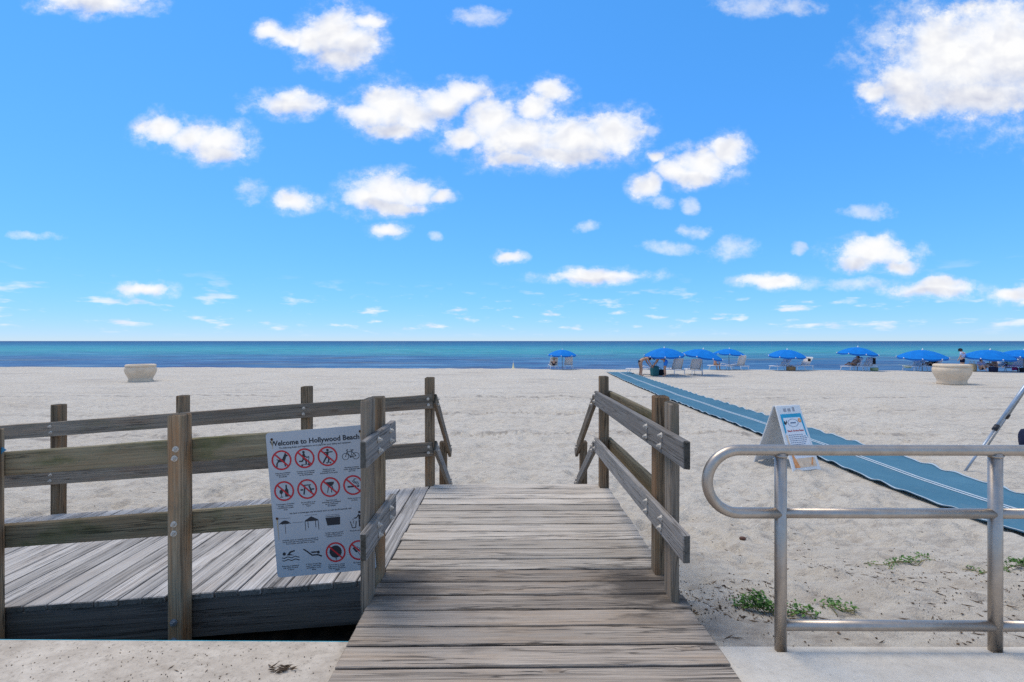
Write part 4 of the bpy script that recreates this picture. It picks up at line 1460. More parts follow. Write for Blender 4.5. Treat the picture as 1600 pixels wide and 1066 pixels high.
# ------------------------------------------------------------------ beach umbrellas
def umbrella_blue():
    m, T = material('blue_canvas')
    tcn = T.n('ShaderNodeTexCoord')
    n = T.noise(tcn.outputs['Object'], 5.0, 5, 0.6)
    c = T.ramp(n, [(0.3, (0.003, 0.215, 0.700)), (0.7, (0.006, 0.275, 0.820))])
    b = T.bsdf(c, 0.75, 0.2)
    b.inputs['Transmission Weight'].default_value = 0.0
    return m


def let_light_through(m, fac):
    nt = m.node_tree
    b = [n for n in nt.nodes if n.type == 'BSDF_PRINCIPLED'][0]
    o = [n for n in nt.nodes if n.type == 'OUTPUT_MATERIAL'][0]
    tr = nt.nodes.new('ShaderNodeBsdfTranslucent'); mx = nt.nodes.new('ShaderNodeMixShader')
    src = b.inputs['Base Color'].links[0].from_socket
    nt.links.new(src, tr.inputs[0]); mx.inputs[0].default_value = fac
    nt.links.new(b.outputs[0], mx.inputs[1]); nt.links.new(tr.outputs[0], mx.inputs[2]); nt.links.new(mx.outputs[0], o.inputs[0])
    return m


M['canvas'] = let_light_through(umbrella_blue(), 0.35)
M['valance'] = plain('blue_valance', (0.006, 0.13, 0.45), 0.8)
M['white_metal'] = plain('white_metal', (0.74, 0.74, 0.74), 0.5, 0.4, 0, 0.05)
M['pole_wood'] = plain('varnished_pole', (0.28, 0.22, 0.16), 0.6, 0.3)
UR, UH = 1.20, 0.42


def canopy_pt(t, ang, sect):
    """t 0..1 from the crown outwards; sect -1..1 across a panel between ribs"""
    sag = (1 - sect * sect)
    r = UR * t * (1 - 0.045 * sag * t)
    z = UH * (1 - t ** 1.9) - 0.035 * sag * t
    return Vector((r * math.cos(ang), r * math.sin(ang), z))


bm = bmesh.new()
NP, NT_, NS = 8, 8, 6
rows = []
for i in range(NT_ + 1):
    t = 0.03 + 0.97 * i / NT_
    rows.append([bm.verts.new(canopy_pt(t, (s / NS - 0.5) * 2 * math.pi / NP, (s / NS - 0.5) * 2)) for s in range(NS + 1)])
for r0, r1 in zip(rows, rows[1:]):
    for s in range(NS):
        bm.faces.new((r0[s], r1[s], r1[s + 1], r0[s + 1]))
panel_me = from_bm('canopy_panel', bm)
panel_me.materials.append(M['canvas'])
panel_me.polygons.foreach_set('use_smooth', [True] * len(panel_me.polygons))
bm = bmesh.new()
up_, lo_ = [], []
for s in range(NS * 2 + 1):
    q = s / (NS * 2)
    p = canopy_pt(1.0, (q - 0.5) * 2 * math.pi / NP, (q - 0.5) * 2)
    up_.append(bm.verts.new(p * 1.0 + Vector((0, 0, 0.002))))
    lo_.append(bm.verts.new(p * 1.004 - Vector((0, 0, 0.075 + 0.03 * math.sin(q * math.pi)))))
for s in range(NS * 2):
    bm.faces.new((up_[s], lo_[s], lo_[s + 1], up_[s + 1]))
val_me = from_bm('valance', bm)
val_me.materials.append(M['valance'])
bm = bmesh.new()
tube_bm(bm, [canopy_pt(t, 0, 1) - Vector((0, 0, 0.018)) for t in (0.04, 0.3, 0.6, 0.85, 1.0)], 0.008, 6)
rib_me = from_bm('rib', bm); rib_me.materials.append(M['white_metal'])
bm = bmesh.new()
bmesh.ops.create_uvsphere(bm, u_segments=8, v_segments=6, radius=0.035, matrix=Matrix.Translation(canopy_pt(1.0, 0, 1) * 1.01 - Vector((0, 0, 0.02))))
tip_me = from_bm('rib_tip', bm); tip_me.materials.append(M['white_metal'])


def umbrella_proto():
    u = empty('beach_umbrella')
    top = empty('canopy'); top.parent = u
    for k in range(NP):
        a = 2 * math.pi * k / NP
        for nm, me, aa in (('canopy_panel', panel_me, a + math.pi / NP), ('valance', val_me, a + math.pi / NP), ('rib', rib_me, a), ('rib_tip', tip_me, a)):
            o = link(bpy.data.objects.new(nm, me), top)
            o.rotation_euler = (0, 0, aa)
    lathe('finial', [(0, 0.40), (0.05, 0.41), (0.05, 0.45), (0.02, 0.47), (0.015, 0.53), (0, 0.54)], M['white_metal'], top, 12)
    tube('pole', [(0, 0, -0.3), (0, 0, 1.75)], 0.021, M['pole_wood'], u, 10)
    return u, top


U0, U0top = umbrella_proto()
UMB = [  # px centre, py top, width px, tilt deg x/y, label, depth offset from the crest
    (878.5, 544.5, 44, (2, -1), 'small blue umbrella standing apart over two chairs, one with a straw hat', -0.2, None),
    (1038, 541, 60, (3, -4), 'blue umbrella behind the two bathers bending over', 0, 28.2),
    (1097, 543, 60, (6, 7), 'tilted blue umbrella over the two empty white chairs', 0, 28.6),
    (1139, 543, 45, (2, 3), 'blue umbrella over a seated bather and an upright chair, half behind the tilted one', 0.3, None),
    (1229.5, 544, 54, (3, -2), 'blue umbrella over two loungers with a tan bag between', -0.3, None),
    (1339.5, 540, 56, (3, 2), 'blue umbrella over the lounger pair with a dark-haired sunbather', -0.4, None),
    (1441, 544, 62, (4, -2), 'blue umbrella behind the stone urn, over a reclining person in black', -0.6, None),
    (1546, 544, 62, (5, -3), 'blue umbrella over the big group of sunbathers', -0.8, None),
    (1599, 544, 62, (5, 2), 'blue umbrella cut by the picture edge, over a person in a pale green shirt', -0.9, None)]
first = True
for (px, pyt, wpx, tilt, lab, off, dep) in UMB:
    xx = (px - 792) / FPX * 34
    dpt = dep if dep else float(crest(xx)) + off
    ptop = at_depth(px, pyt, dpt)
    zg = zs(ptop.x, dpt)
    s = wpx * dpt / FPX / (2 * UR)
    if first:
        u_, t_ = U0, U0top
        first = False
    else:
        u_ = copy_tree(U0)
        t_ = [c for c in u_.children if c.name.startswith('canopy')][0]
    u_.location = (ptop.x, dpt, zg)
    u_.rotation_euler = (0, 0, random.uniform(0, 0.7))
    hgt = (ptop.z - zg) - 0.54 * s
    t_.location = (0, 0, hgt)
    t_.scale = (s, s, s)
    t_.rotation_euler = (R(tilt[0]), R(tilt[1]), 0)
    pole = [c for c in u_.children if c.name.startswith('pole')][0]
    pole.scale = (1, 1, (hgt + 0.35 * s) / 1.75)
    tag(u_, lab, 'umbrella', 'blue beach umbrellas along the shore')

# ------------------------------------------------------------------ loungers
M['sling'] = let_light_through(plain('sling_fabric', (0.80, 0.76, 0.72), 0.8, 0.15, 0, 0.08, 20), 0.4)


def lounger_proto(back_deg):
    t = empty('beach_lounger')
    wd, hs_ = 0.31, 0.34
    b = R(back_deg)
    bl = 0.78
    tube('seat_frame', [(-wd, 0, hs_), (-wd, 1.18, hs_), (-wd + 0.05, 1.22, hs_), (wd - 0.05, 1.22, hs_), (wd, 1.18, hs_), (wd, 0, hs_), (wd, -0.55, hs_ - 0.02), (-wd, -0.55, hs_ - 0.02), (-wd, 0, hs_)], 0.02, M['white_metal'], t, 8)
    for (x_, y_, dy_) in ((-wd, 1.02, 0.12), (wd, 1.02, 0.12), (-wd, -0.38, -0.12), (wd, -0.38, -0.12)):
        tube('leg', [(x_, y_, hs_ - 0.01), (x_ * 1.04, y_ + dy_ * 0.6, hs_ * 0.5), (x_ * 1.06, y_ + dy_, -0.02)], 0.018, M['white_metal'], t, 8)

    def sheet(name, p0, p1, sagdir, parent):
        bm = bmesh.new()
        n, m_ = 10, 4
        rows = []
        for i in range(n + 1):
            q = i / n
            c = Vector(p0).lerp(Vector(p1), q)
            row = []
            for j in range(m_ + 1):
                x_ = -wd + 0.015 + (2 * wd - 0.03) * j / m_
                sg = math.sin(math.pi * j / m_) * math.sin(math.pi * q) * 0.03
                row.append(bm.verts.new(c + Vector((x_, 0, 0)) + Vector(sagdir) * sg))
            rows.append(row)
        for r0, r1 in zip(rows, rows[1:]):
            for j in range(m_):
                bm.faces.new((r0[j], r0[j + 1], r1[j + 1], r1[j]))
        o = mesh_obj(name, from_bm(name, bm), M['sling'], parent, True)
        md = o.modifiers.new('thickness', 'SOLIDIFY'); md.thickness = 0.012
        return o
    sheet('seat_sling', (0, 0.02, hs_ + 0.012), (0, 1.19, hs_ + 0.012), (0, 0, -1), t)
    by, bz = -math.cos(b) * bl, math.sin(b) * bl
    tube('back_frame', [(-wd, 0, hs_), (-wd, by * 0.93, hs_ + bz * 0.93), (-wd + 0.06, by, hs_ + bz), (wd - 0.06, by, hs_ + bz), (wd, by * 0.93, hs_ + bz * 0.93), (wd, 0, hs_)], 0.02, M['white_metal'], t, 8)
    sheet('back_sling', (0, 0.01, hs_ + 0.02), (0, by * 0.98, hs_ + bz * 0.98), (0, -0.4, -0.6), t)
    for s in (-1, 1):
        tube('arm', [(s * (wd + 0.02), by * 0.45, hs_ + bz * 0.45), (s * (wd + 0.03), 0.25, hs_ + 0.20), (s * (wd + 0.02), 0.32, hs_ + 0.02)], 0.016, M['white_metal'], t, 8)
    return t


protos = {}
L_ = [  # px, py base (None: on the crest), heading deg, back deg, label, scale
    (865, 579, 2, 62, 'white beach chair of the person in the straw hat', 0.92),
    (888.5, 579, -4, 62, 'empty white beach chair beside the person in the straw hat', 0.92),
    (1009, 585.5, 60, 8, 'flat white lounger by the bather in the white cap', 1.0),
    (1057, 586.5, 3, 62, 'empty white chair next to the bather in blue shorts', 1.0),
    (1086, 586.5, -5, 62, 'empty white chair under the tilted umbrella, away from the bathers', 1.0),
    (1133, 580, 60, 12, 'low flat lounger beside the seated brown-haired bather', 0.98),
    (1157, 580, 12, 72, 'upright white chair at the end of the flat lounger', 1.0),
    (1225, 579.5, 112, 50, 'white lounger in front of the tan bag, feet away from it', 1.0),
    (1257, 579.5, 108, 52, 'white lounger just behind the tan bag', 1.0),
    (1336, 579.5, 112, 54, 'lounger carrying the dark-haired sunbather', 1.0),
    (1356, 579.5, 110, 54, 'lounger behind the sunbather, with a dark towel over its edge', 1.0),
    (1434, 580, 112, 50, 'lounger with a green towel on its foot end, left of the stone urn', 1.05),
    (1459, 580, 112, 42, 'lounger partly hidden behind the stone urn', 1.05),
    (1556, 580, 110, 20, 'lounger under the group of sunbathers', 1.05),
    (1590, 580.5, 118, 50, 'raised lounger behind the pink towel at the picture edge', 1.08)]
LOUNGE = []
for (px, py, hd, bk, lab, s) in L_:
    xx = (px - 792) / FPX * 34
    yc = float(crest(xx))
    if py < 582:
        dpt = yc - 0.35
        p = at_depth(px, py, dpt); p.z = zs(p.x, dpt)
    else:
        p = on_sand(px, py)
    if bk not in protos:
        protos[bk] = o = lounger_proto(bk)
    else:
        o = copy_tree(protos[bk])
    o.location = p
    o.rotation_euler = (0, 0, R(hd))
    o.scale = (s, s, s)
    tag(o, lab, 'lounger', 'white beach loungers under the umbrellas')
    LOUNGE.append(o)

# ------------------------------------------------------------------ people
def skin_mat(name, c):
    return plain(name, c, 0.6, 0.3, 0, 0.06, 15, 0.02)


M['skin_a'] = skin_mat('tanned_skin', (0.46, 0.245, 0.155))
M['skin_b'] = skin_mat('brown_skin', (0.40, 0.21, 0.125))
M['skin_c'] = skin_mat('fair_skin', (0.58, 0.36, 0.26))
M['hair_dark'] = plain('dark_hair', (0.018, 0.013, 0.010), 0.6, 0.3, 0, 0.3, 60)
M['hair_brown'] = plain('brown_hair', (0.090, 0.040, 0.020), 0.6, 0.3, 0, 0.3, 60)


def skinned(name, verts, edges, radii, mat, parent, root=0, sub=1):
    me = bpy.data.meshes.new(name)
    me.from_pydata([tuple(v) for v in verts], edges, [])
    o = bpy.data.objects.new('tmp_' + name, me)
    COL.objects.link(o)
    sm = o.modifiers.new('skin', 'SKIN')
    sm.use_smooth_shade = True
    if not me.skin_vertices:
        bpy.context.view_layer.objects.active = o
    sv = me.skin_vertices[0].data
    for i, r in enumerate(radii):
        sv[i].radius = r if isinstance(r, tuple) else (r, r)
        sv[i].use_root = (i == root)
    ss = o.modifiers.new('sub', 'SUBSURF')
    ss.levels = sub; ss.render_levels = sub
    dg = bpy.context.evaluated_depsgraph_get()
    out = bpy.data.meshes.new_from_object(o.evaluated_get(dg))
    bpy.data.objects.remove(o)
    out.name = name
    out.materials.clear()
    return mesh_obj(name, out, mat, parent, True)


POSES = {
    'stand': dict(pel=(0, 0, .95), wai=(0, 0, 1.10), che=(0, 0, 1.30), nek=(0, .01, 1.46), hed=(0, .03, 1.60),
                  sh=(.175, 0, 1.39), el=(.23, -.02, 1.12), wr=(.22, .10, .90), hip=(.09, 0, .90), kn=(.10, .02, .49), an=(.11, 0, .08), to=(.12, .15, .04)),
    'bend': dict(pel=(0, -.14, .90), wai=(0, 0, 1.02), che=(0, .20, 1.09), nek=(0, .36, 1.12), hed=(0, .49, 1.10),
                 sh=(.17, .29, 1.07), el=(.19, .40, .83), wr=(.16, .55, .64), hip=(.09, -.13, .86), kn=(.10, -.05, .48), an=(.11, -.10, .08), to=(.12, .06, .04)),
    'sit': dict(pel=(0, 0, .13), wai=(0, -.03, .28), che=(0, -.05, .48), nek=(0, -.03, .63), hed=(0, .0, .77),
                sh=(.17, -.05, .57), el=(.24, .06, .36), wr=(.18, .26, .30), hip=(.10, .04, .13), kn=(.14, .36, .42), an=(.12, .58, .08), to=(.13, .73, .04)),
    'recline': dict(pel=(0, .10, .46), wai=(0, -.03, .54), che=(0, -.17, .72), nek=(0, -.26, .86), hed=(0, -.30, 1.00),
                    sh=(.17, -.20, .80), el=(.25, -.05, .60), wr=(.20, .14, .52), hip=(.09, .16, .44), kn=(.11, .55, .62), an=(.10, .90, .43), to=(.11, 1.02, .52)),
    'sitedge': dict(pel=(0, 0, .48), wai=(0, -.02, .62), che=(0, .05, .82), nek=(0, .12, .96), hed=(0, .19, 1.08),
                    sh=(.17, .08, .90), el=(.23, .22, .70), wr=(.15, .38, .60), hip=(.10, .04, .46), kn=(.14, .42, .46), an=(.13, .42, .08), to=(.14, .57, .04)),
}


def person(label, loc, rz, pose, skin, garments, hair, scale=1.0, mods=None, hat=None, group=None):
    P_ = dict(POSES[pose])
    if mods: P_.update(mods)
    t = tag(empty('person', loc, rz), label, 'person', group)
    t.scale = (scale,) * 3
    V, E, Rd, idx = [], [], [], {}

    def add(k, p, r, par=None):
        idx[k] = len(V); V.append(Vector(p)); Rd.append(r)
        if par is not None: E.append((idx[par], idx[k]))
    add('pel', P_['pel'], (.135, .105)); add('wai', P_['wai'], (.115, .09), 'pel'); add('che', P_['che'], (.145, .105), 'wai')
    add('nek', P_['nek'], .052, 'che')
    nk, hd = Vector(P_['nek']), Vector(P_['hed'])
    hu = (hd - nk).normalized()
    add('hed0', hd - hu * .05, .070, 'nek'); add('hed', hd + hu * .015, (.083, .092), 'hed0'); add('hed1', hd + hu * .085, .062, 'hed')
    fwd = (Vector(P_['to']) - Vector(P_['an'])); fwd.z *= 0.2; fwd.normalize()
    fwd = (fwd - hu * fwd.dot(hu)).normalized()
    add('nose', hd - hu * .01 + fwd * .108, .014, 'hed')
    for s, sd_ in ((1, 'r'), (-1, 'l')):
        def mp(k):
            v = P_.get(k + '_' + sd_, P_[k]); return Vector((v[0] * s, v[1], v[2]))
        add('sh' + sd_, mp('sh'), .062, 'che'); add('el' + sd_, mp('el'), .043, 'sh' + sd_); add('wr' + sd_, mp('wr'), .030, 'el' + sd_)
        ar = (mp('wr') - mp('el')).normalized()
        side = ar.cross(Vector((0, 0, 1)))
        if side.length < 0.1: side = Vector((1, 0, 0))
        side.normalize()
        pal = mp('wr') + ar * .06
        add('pa' + sd_, pal, (.036, .018), 'wr' + sd_)
        for q, (o_, ln) in enumerate(((-.027, .068), (-.009, .080), (.009, .076), (.027, .060))):
            add('f%d%s' % (q, sd_), pal + ar * (.03 + ln * .45) + side * o_, .0095, 'pa' + sd_)
            add('g%d%s' % (q, sd_), pal + ar * (.03 + ln * .9) + side * o_ + Vector((0, 0, -.018)), .008, 'f%d%s' % (q, sd_))
        add('th' + sd_, mp('wr') + ar * .05 + side * -.052, .011, 'wr' + sd_)
        add('hp' + sd_, mp('hip'), .092, 'pel'); add('kn' + sd_, mp('kn'), .060, 'hp' + sd_); add('an' + sd_, mp('an'), .040, 'kn' + sd_); add('to' + sd_, mp('to'), (.040, .026), 'an' + sd_)
    skinned('body', V, E, Rd, skin, t)

    def garment(name, keys, mat, grow=1.14, fixed=None):
        vv, ee, rr_, mp2 = [], [], [], {}
        for kk in keys:
            k, par = kk[0], kk[1]
            fr = kk[2] if len(kk) > 2 else 1.0
            p = V[idx[k]]; r = Rd[idx[k]]
            r = r if isinstance(r, tuple) else (r, r)
            if fr < 1.0:
                p = V[idx[par]].lerp(p, fr)
                r0 = Rd[idx[par]]; r0 = r0 if isinstance(r0, tuple) else (r0, r0)
                r = tuple(a * fr + b * (1 - fr) for a, b in zip(r, r0))
            mp2[k] = len(vv); vv.append(p); rr_.append(tuple(x * grow + 0.008 for x in r))
            if par is not None: ee.append((mp2[par], mp2[k]))
        skinned(name, vv, ee, rr_, mat, t)
    for g in garments:
        kind, mat = g
        if kind == 'shirt':
            garment('shirt', [('pel', None), ('wai', 'pel'), ('che', 'wai'), ('shr', 'che'), ('shl', 'che'), ('elr', 'shr', .8), ('ell', 'shl', .8)], mat)
        elif kind == 'shorts':
            garment('shorts', [('pel', None), ('hpr', 'pel'), ('hpl', 'pel'), ('knr', 'hpr', .7), ('knl', 'hpl', .7), ('wai', 'pel', .35)], mat)
        elif kind == 'trunks':
            garment('swim_bottom', [('pel', None), ('hpr', 'pel', .9), ('hpl', 'pel', .9), ('wai', 'pel', .2)], mat, 1.06)
        elif kind == 'top':
            garment('swim_top', [('che', None), ('wai', 'che', .35)], mat, 1.06)
        elif kind == 'trousers':
            garment('trousers', [('pel', None), ('hpr', 'pel'), ('hpl', 'pel'), ('knr', 'hpr'), ('knl', 'hpl'), ('anr', 'knr', .9), ('anl', 'knl', .9), ('wai', 'pel', .35)], mat)
    # hair: a shell round the back and top of the skull, with length
    hm, length = hair
    bm = bmesh.new()
    bmesh.ops.create_uvsphere(bm, u_segments=14, v_segments=10, radius=0.108)
    q = hu.to_track_quat('Z', 'Y').to_matrix().to_4x4()
    for v in bm.verts:
        if v.co.z < 0: v.co.z *= (1 + length * 8)
        v.co += Vector((random.uniform(-.006, .006),) * 3)
    bmesh.ops.transform(bm, matrix=Matrix.Translation(hd + hu * .035 - fwd * .034) @ q, verts=list(bm.verts))
    mesh_obj('hair', from_bm('hair', bm), hm, t, True)
    if hat:
        hmat, kind = hat
        o = None
        if kind == 'cap':
            o = lathe('cap', [(0.118, -.01), (0.118, .03), (0.105, .085), (0.06, .12), (0, .13)], hmat, t, 16)
            bm = bmesh.new()
            vs = [bm.verts.new((x_, y_, z_)) for x_, y_, z_ in ((-.08, .08, .0), (.08, .08, .0), (.07, .17, -.015), (0, .20, -.02), (-.07, .17, -.015))]
            bm.faces.new(vs)
            br = mesh_obj('brim', from_bm('brim', bm), hmat, o)
            md = br.modifiers.new('t', 'SOLIDIFY'); md.thickness = 0.008
        else:
            o = lathe('straw_hat', [(0.25, -.01), (0.24, .0), (0.115, .02), (0.112, .09), (0.08, .125), (0, .13)], hmat, t, 20)
            md = o.modifiers.new('t', 'SOLIDIFY'); md.thickness = 0.008
        fx = fwd
        m = Matrix((hu.cross(fx) * -1 if False else fx.cross(hu), fx, hu)).transposed().to_4x4()
        m.translation = hd + hu * .055
        o.matrix_local = m
    return t


C_ = lambda n, c: plain(n, c, 0.85, 0.15, 0, 0.12, 25)
M['black_cloth'] = C_('black_cloth', (0.018, 0.018, 0.022))
M['navy'] = C_('navy_cloth', (0.014, 0.018, 0.045))
M['blue_cloth'] = C_('bright_blue_cloth', (0.03, 0.20, 0.62))
M['white_cloth'] = C_('white_cloth', (0.72, 0.72, 0.72))
M['green_cloth'] = C_('pale_green_cloth', (0.42, 0.56, 0.44))
M['pink_cloth'] = C_('pink_towel', (0.62, 0.30, 0.42))
M['magenta'] = C_('magenta_towel', (0.50, 0.07, 0.28))
M['straw'] = C_('straw', (0.62, 0.46, 0.26))
M['tan'] = C_('tan_bag', (0.36, 0.21, 0.10))
M['teal'] = C_('teal_cloth', (0.04, 0.16, 0.17))


def hawaiian():
    m, T = material('blue_white_print')
    tcn = T.n('ShaderNodeTexCoord')
    n = T.noise(tcn.outputs['Object'], 9.0, 2, 0.5)
    c = T.ramp(n, [(0.42, (0.62, 0.68, 0.80)), (0.50, (0.16, 0.26, 0.58)), (0.60, (0.70, 0.74, 0.82))])
    T.bsdf(c, 0.85, 0.15)
    return m


M['print_shirt'] = hawaiian()


def crest_pt(px, off=-0.35):
    xx = (px - 792) / FPX * 34
    d = float(crest(xx)) + off
    p = at_depth(px, 560, d)
    p.z = zs(p.x, d)
    return p


p = on_sand(1003, 588)
person('bather in a dark bikini and white cap bending forward beside the blue mat', p, R(-82), 'bend', M['skin_a'], [('trunks', M['black_cloth']), ('top', M['black_cloth'])], (M['hair_dark'], .02), 1.02, hat=(M['white_cloth'], 'cap'))
p = on_sand(1037, 588.5)
person('bare-backed bather in bright blue shorts bending over a dark bag', p, R(62), 'bend', M['skin_a'], [('shorts', M['blue_cloth'])], (M['hair_dark'], .0), 1.05)
p = crest_pt(1117.5, -0.3)
person('brown-haired bather sitting at the foot of the low flat lounger', p, R(-60), 'sitedge', M['skin_a'], [('trunks', M['black_cloth'])], (M['hair_brown'], .07), 0.86)
lo = LOUNGE[9]
person('dark-haired sunbather in navy swimwear reclining on a lounger', lo.location + Vector((0, 0, 0.0)), lo.rotation_euler.z, 'recline', M['skin_b'], [('trunks', M['navy'])], (M['hair_brown'], .04), 0.98)
lo = LOUNGE[12]
person('person in black reclining on the lounger behind the stone urn', lo.location + Vector((0, 0.1, 0.0)), lo.rotation_euler.z, 'recline', M['skin_b'], [('shirt', M['black_cloth']), ('shorts', M['black_cloth'])], (M['hair_dark'], .03), 1.0)
p = crest_pt(1504, -0.5)
person('person standing in a blue and white patterned shirt and dark cap', p, R(10), 'stand', M['skin_c'], [('shirt', M['print_shirt']), ('shorts', M['navy'])], (M['hair_dark'], .0), 0.95, mods=dict(hed=(0, .12, 1.55), nek=(0, .06, 1.45)), hat=(M['black_cloth'], 'cap'))
p = crest_pt(1533.5, -0.9)
person('long dark-haired person sitting up in a lilac top among the sunbathers', p + Vector((0, 0, .1)), R(165), 'sit', M['skin_c'], [('shirt', C_('lilac_cloth', (0.50, 0.46, 0.60))), ('trunks', M['navy'])], (M['hair_dark'], .09), 0.98)
p = crest_pt(1556, -0.9)
person('red-brown-haired person in dark swimwear leaning forward under the group umbrella', p + Vector((0, 0, .16)), R(70), 'sit', M['skin_a'], [('top', M['black_cloth']), ('trunks', M['black_cloth'])], (M['hair_brown'], .07), 1.05, mods=dict(che=(0, .08, .50), nek=(0, .18, .63), hed=(0, .28, .74), sh=(.17, .09, .58)))
p = crest_pt(1576.5, -0.4)
person('person in a pale green shirt and black cap sitting with back turned', p + Vector((0, 0, .2)), R(-10), 'sit', M['skin_c'], [('shirt', M['green_cloth']), ('shorts', M['navy'])], (M['hair_dark'], .0), 1.0, hat=(M['black_cloth'], 'cap'))
lo = LOUNGE[0]
person('person in navy with a wide straw hat, seen from behind in a beach chair', lo.location + Vector((0, 0.05, -0.10)), lo.rotation_euler.z, 'recline', M['skin_c'], [('shirt', M['navy']), ('shorts', M['navy'])], (M['hair_brown'], .03), 0.93, hat=(M['straw'], 'straw'))
p = on_sand(1606, 712)
person('person in a navy top sitting on the sand by the tripod', p - Vector((0, 0, .02)), R(-120), 'sit', M['skin_c'], [('shirt', M['navy']), ('shorts', M['navy'])], (M['hair_dark'], .02), 0.95, mods=dict(che=(0, .0, .42), nek=(0, .08, .54), hed=(0, .16, .66), sh=(.17, .01, .48), el=(.24, .14, .28), wr=(.18, .3, .22)))


# ------------------------------------------------------------------ bags, towels and small beach things
def soft_box(name, loc, dims, mat, label, cat, rz=0.0, puff=0.25, handles=False):
    t = tag(empty(name, loc, rz), label, cat)
    bm = bmesh.new()
    bmesh.ops.create_cube(bm, size=1.0)
    bmesh.ops.subdivide_edges(bm, edges=list(bm.edges), cuts=3, use_grid_fill=True)
    for v in bm.verts:
        c = v.co.copy()
        v.co = c.lerp(c.normalized() * 0.62, puff)
        v.co.x *= dims[0]; v.co.y *= dims[1]; v.co.z = (v.co.z + 0.5) * dims[2]
        v.co += Vector((random.uniform(-.01, .01), random.uniform(-.01, .01), random.uniform(-.008, .008)))
    mesh_obj('bag_body', from_bm('bag_body', bm), mat, t, True)
    if handles:
        for s in (-1, 1):
            pts_ = [(0.22 * dims[0] * math.cos(a_), s * dims[1] * 0.3, dims[2] * 0.92 + 0.4 * dims[2] * math.sin(a_)) for a_ in np.linspace(0, math.pi, 9)]
            tube('handle', pts_, 0.012, mat, t, 6)
    return t


p = on_sand(1024, 587.5); p.y += 0.15
soft_box('beach_bag', p, (0.42, 0.35, 0.62), M['teal'], 'dark teal beach bag the bather in blue shorts bends over', 'bag', 0.3, 0.3, True)
p = on_sand(1033, 587.0); p.y += 0.3
soft_box('cool_bag', p, (0.5, 0.35, 0.36), M['black_cloth'], 'low black bag beside the dark teal beach bag', 'bag', -0.2, 0.15, True)
p = crest_pt(1236, -0.75)
soft_box('tote_bag', p, (0.55, 0.35, 0.30), M['tan'], 'tan tote bag on the sand between two loungers', 'bag', 0.2, 0.3, True)
p = crest_pt(1519, -0.7)
soft_box('straw_basket', p, (0.36, 0.36, 0.55), M['straw'], 'straw basket next to the standing person', 'basket', 0.2, 0.25, True)
p = crest_pt(1552, -1.6)
soft_box('beach_bag', p, (0.40, 0.30, 0.36), M['navy'], 'navy bag in front of the sunbathing group', 'bag', 0.1, 0.3, True)
p = crest_pt(1597, -1.2)
soft_box('beach_bag', p, (0.38, 0.3, 0.30), M['black_cloth'], 'black bag under the raised lounger at the picture edge', 'bag', 0.1, 0.3, True)
p = crest_pt(1366, -0.7)
soft_box('beach_bag', p, (0.42, 0.3, 0.24), C_('lime_bag', (0.30, 0.36, 0.20)), 'small green bag under the lounger with the dark towel', 'bag', 0.1, 0.3)


def towel(loc, w, l, drop, mat, label, rz=0.0):
    """a towel lying over an edge, hanging down in folds"""
    bm = bmesh.new()
    n, m_ = 12, 12
    rows = []
    for i in range(n + 1):
        s = i / n
        row = []
        for j in range(m_ + 1):
            q = j / m_
            x_ = (q - 0.5) * w
            if s < 0.5:
                y_, z_ = l * (0.5 - s) * 2, 0.012 * math.sin(q * 9 + s * 7)
            else:
                y_, z_ = -0.02 - 0.03 * math.sin(q * 14) * (s - 0.5) * 2, -drop * (s - 0.5) * 2
            row.append(bm.verts.new((x_, y_, z_)))
        rows.append(row)
    for r0, r1 in zip(rows, rows[1:]):
        for j in range(m_):
            bm.faces.new((r0[j], r0[j + 1], r1[j + 1], r1[j]))
    o = mesh_obj('towel', from_bm('towel', bm), mat, None, True)
    md = o.modifiers.new('thickness', 'SOLIDIFY'); md.thickness = 0.012
    o.location = loc; o.rotation_euler = (0, 0, rz)
    return tag(o, label, 'towel')


lo = LOUNGE[11].location
towel(lo + Vector((-1.02, -0.30, 0.41)), 0.5, 0.5, 0.2, M['green_cloth'], 'green towel lying on the foot of a lounger', 0.0)
lo = LOUNGE[10].location
towel(lo + Vector((0.18, -0.33, 0.92)), 0.22, 0.2, 0.42, M['black_cloth'], 'dark towel hanging from the back of a lounger', 0.1)
lo = LOUNGE[14].location
towel(lo + Vector((-0.72, -0.36, 0.42)), 0.95, 0.6, 0.10, M['pink_cloth'], 'pale pink towel spread over the lounger at the picture edge', 0.0)
towel(lo + Vector((-0.72, -0.42, 0.36)), 0.42, 0.3, 0.26, M['magenta'], 'magenta towel hanging below the pale pink towel', 0.05)
lo = LOUNGE[8].location
towel(lo + Vector((0.10, -0.36, 0.86)), 0.2, 0.2, 0.20, M['black_cloth'], 'small black towel over the back of the lounger behind the tan bag', 0.0)

# small yellowish marker on the shore
p = crest_pt(802, 0.2)
mk = tag(empty('shore_marker', p), 'small pale yellow marker stake at the water edge in mid-beach', 'marker')
lathe('cone', [(0.16, 0), (0.15, 0.03), (0.08, 0.03), (0.03, 0.42), (0, 0.44)], C_('cone_yellow', (0.62, 0.56, 0.34)), mk, 14)
tube('stake', [(0, 0, 0.4), (0, 0, 0.62)], 0.012, M['white_metal'], mk, 8)

# blue scrap tied to the ramp railing
p = at_depth(6, 704, 2.775)
bm = bmesh.new()
vs = [bm.verts.new(v) for v in ((-.03, 0, .006), (.0, -.008, .022), (.022, -.004, .004), (.004, -.010, -.010), (-.012, -.004, -.026), (-.03, 0, -.022))]
bm.faces.new(vs)
o = mesh_obj('ribbon_scrap', from_bm('ribbon_scrap', bm), plain('blue_ribbon', (0.05, 0.20, 0.33), 0.6), None)
o.modifiers.new('t', 'SOLIDIFY').thickness = 0.002
o.location = p
tag(o, 'scrap of blue ribbon caught on the ramp railing beside the outermost near post', 'ribbon')

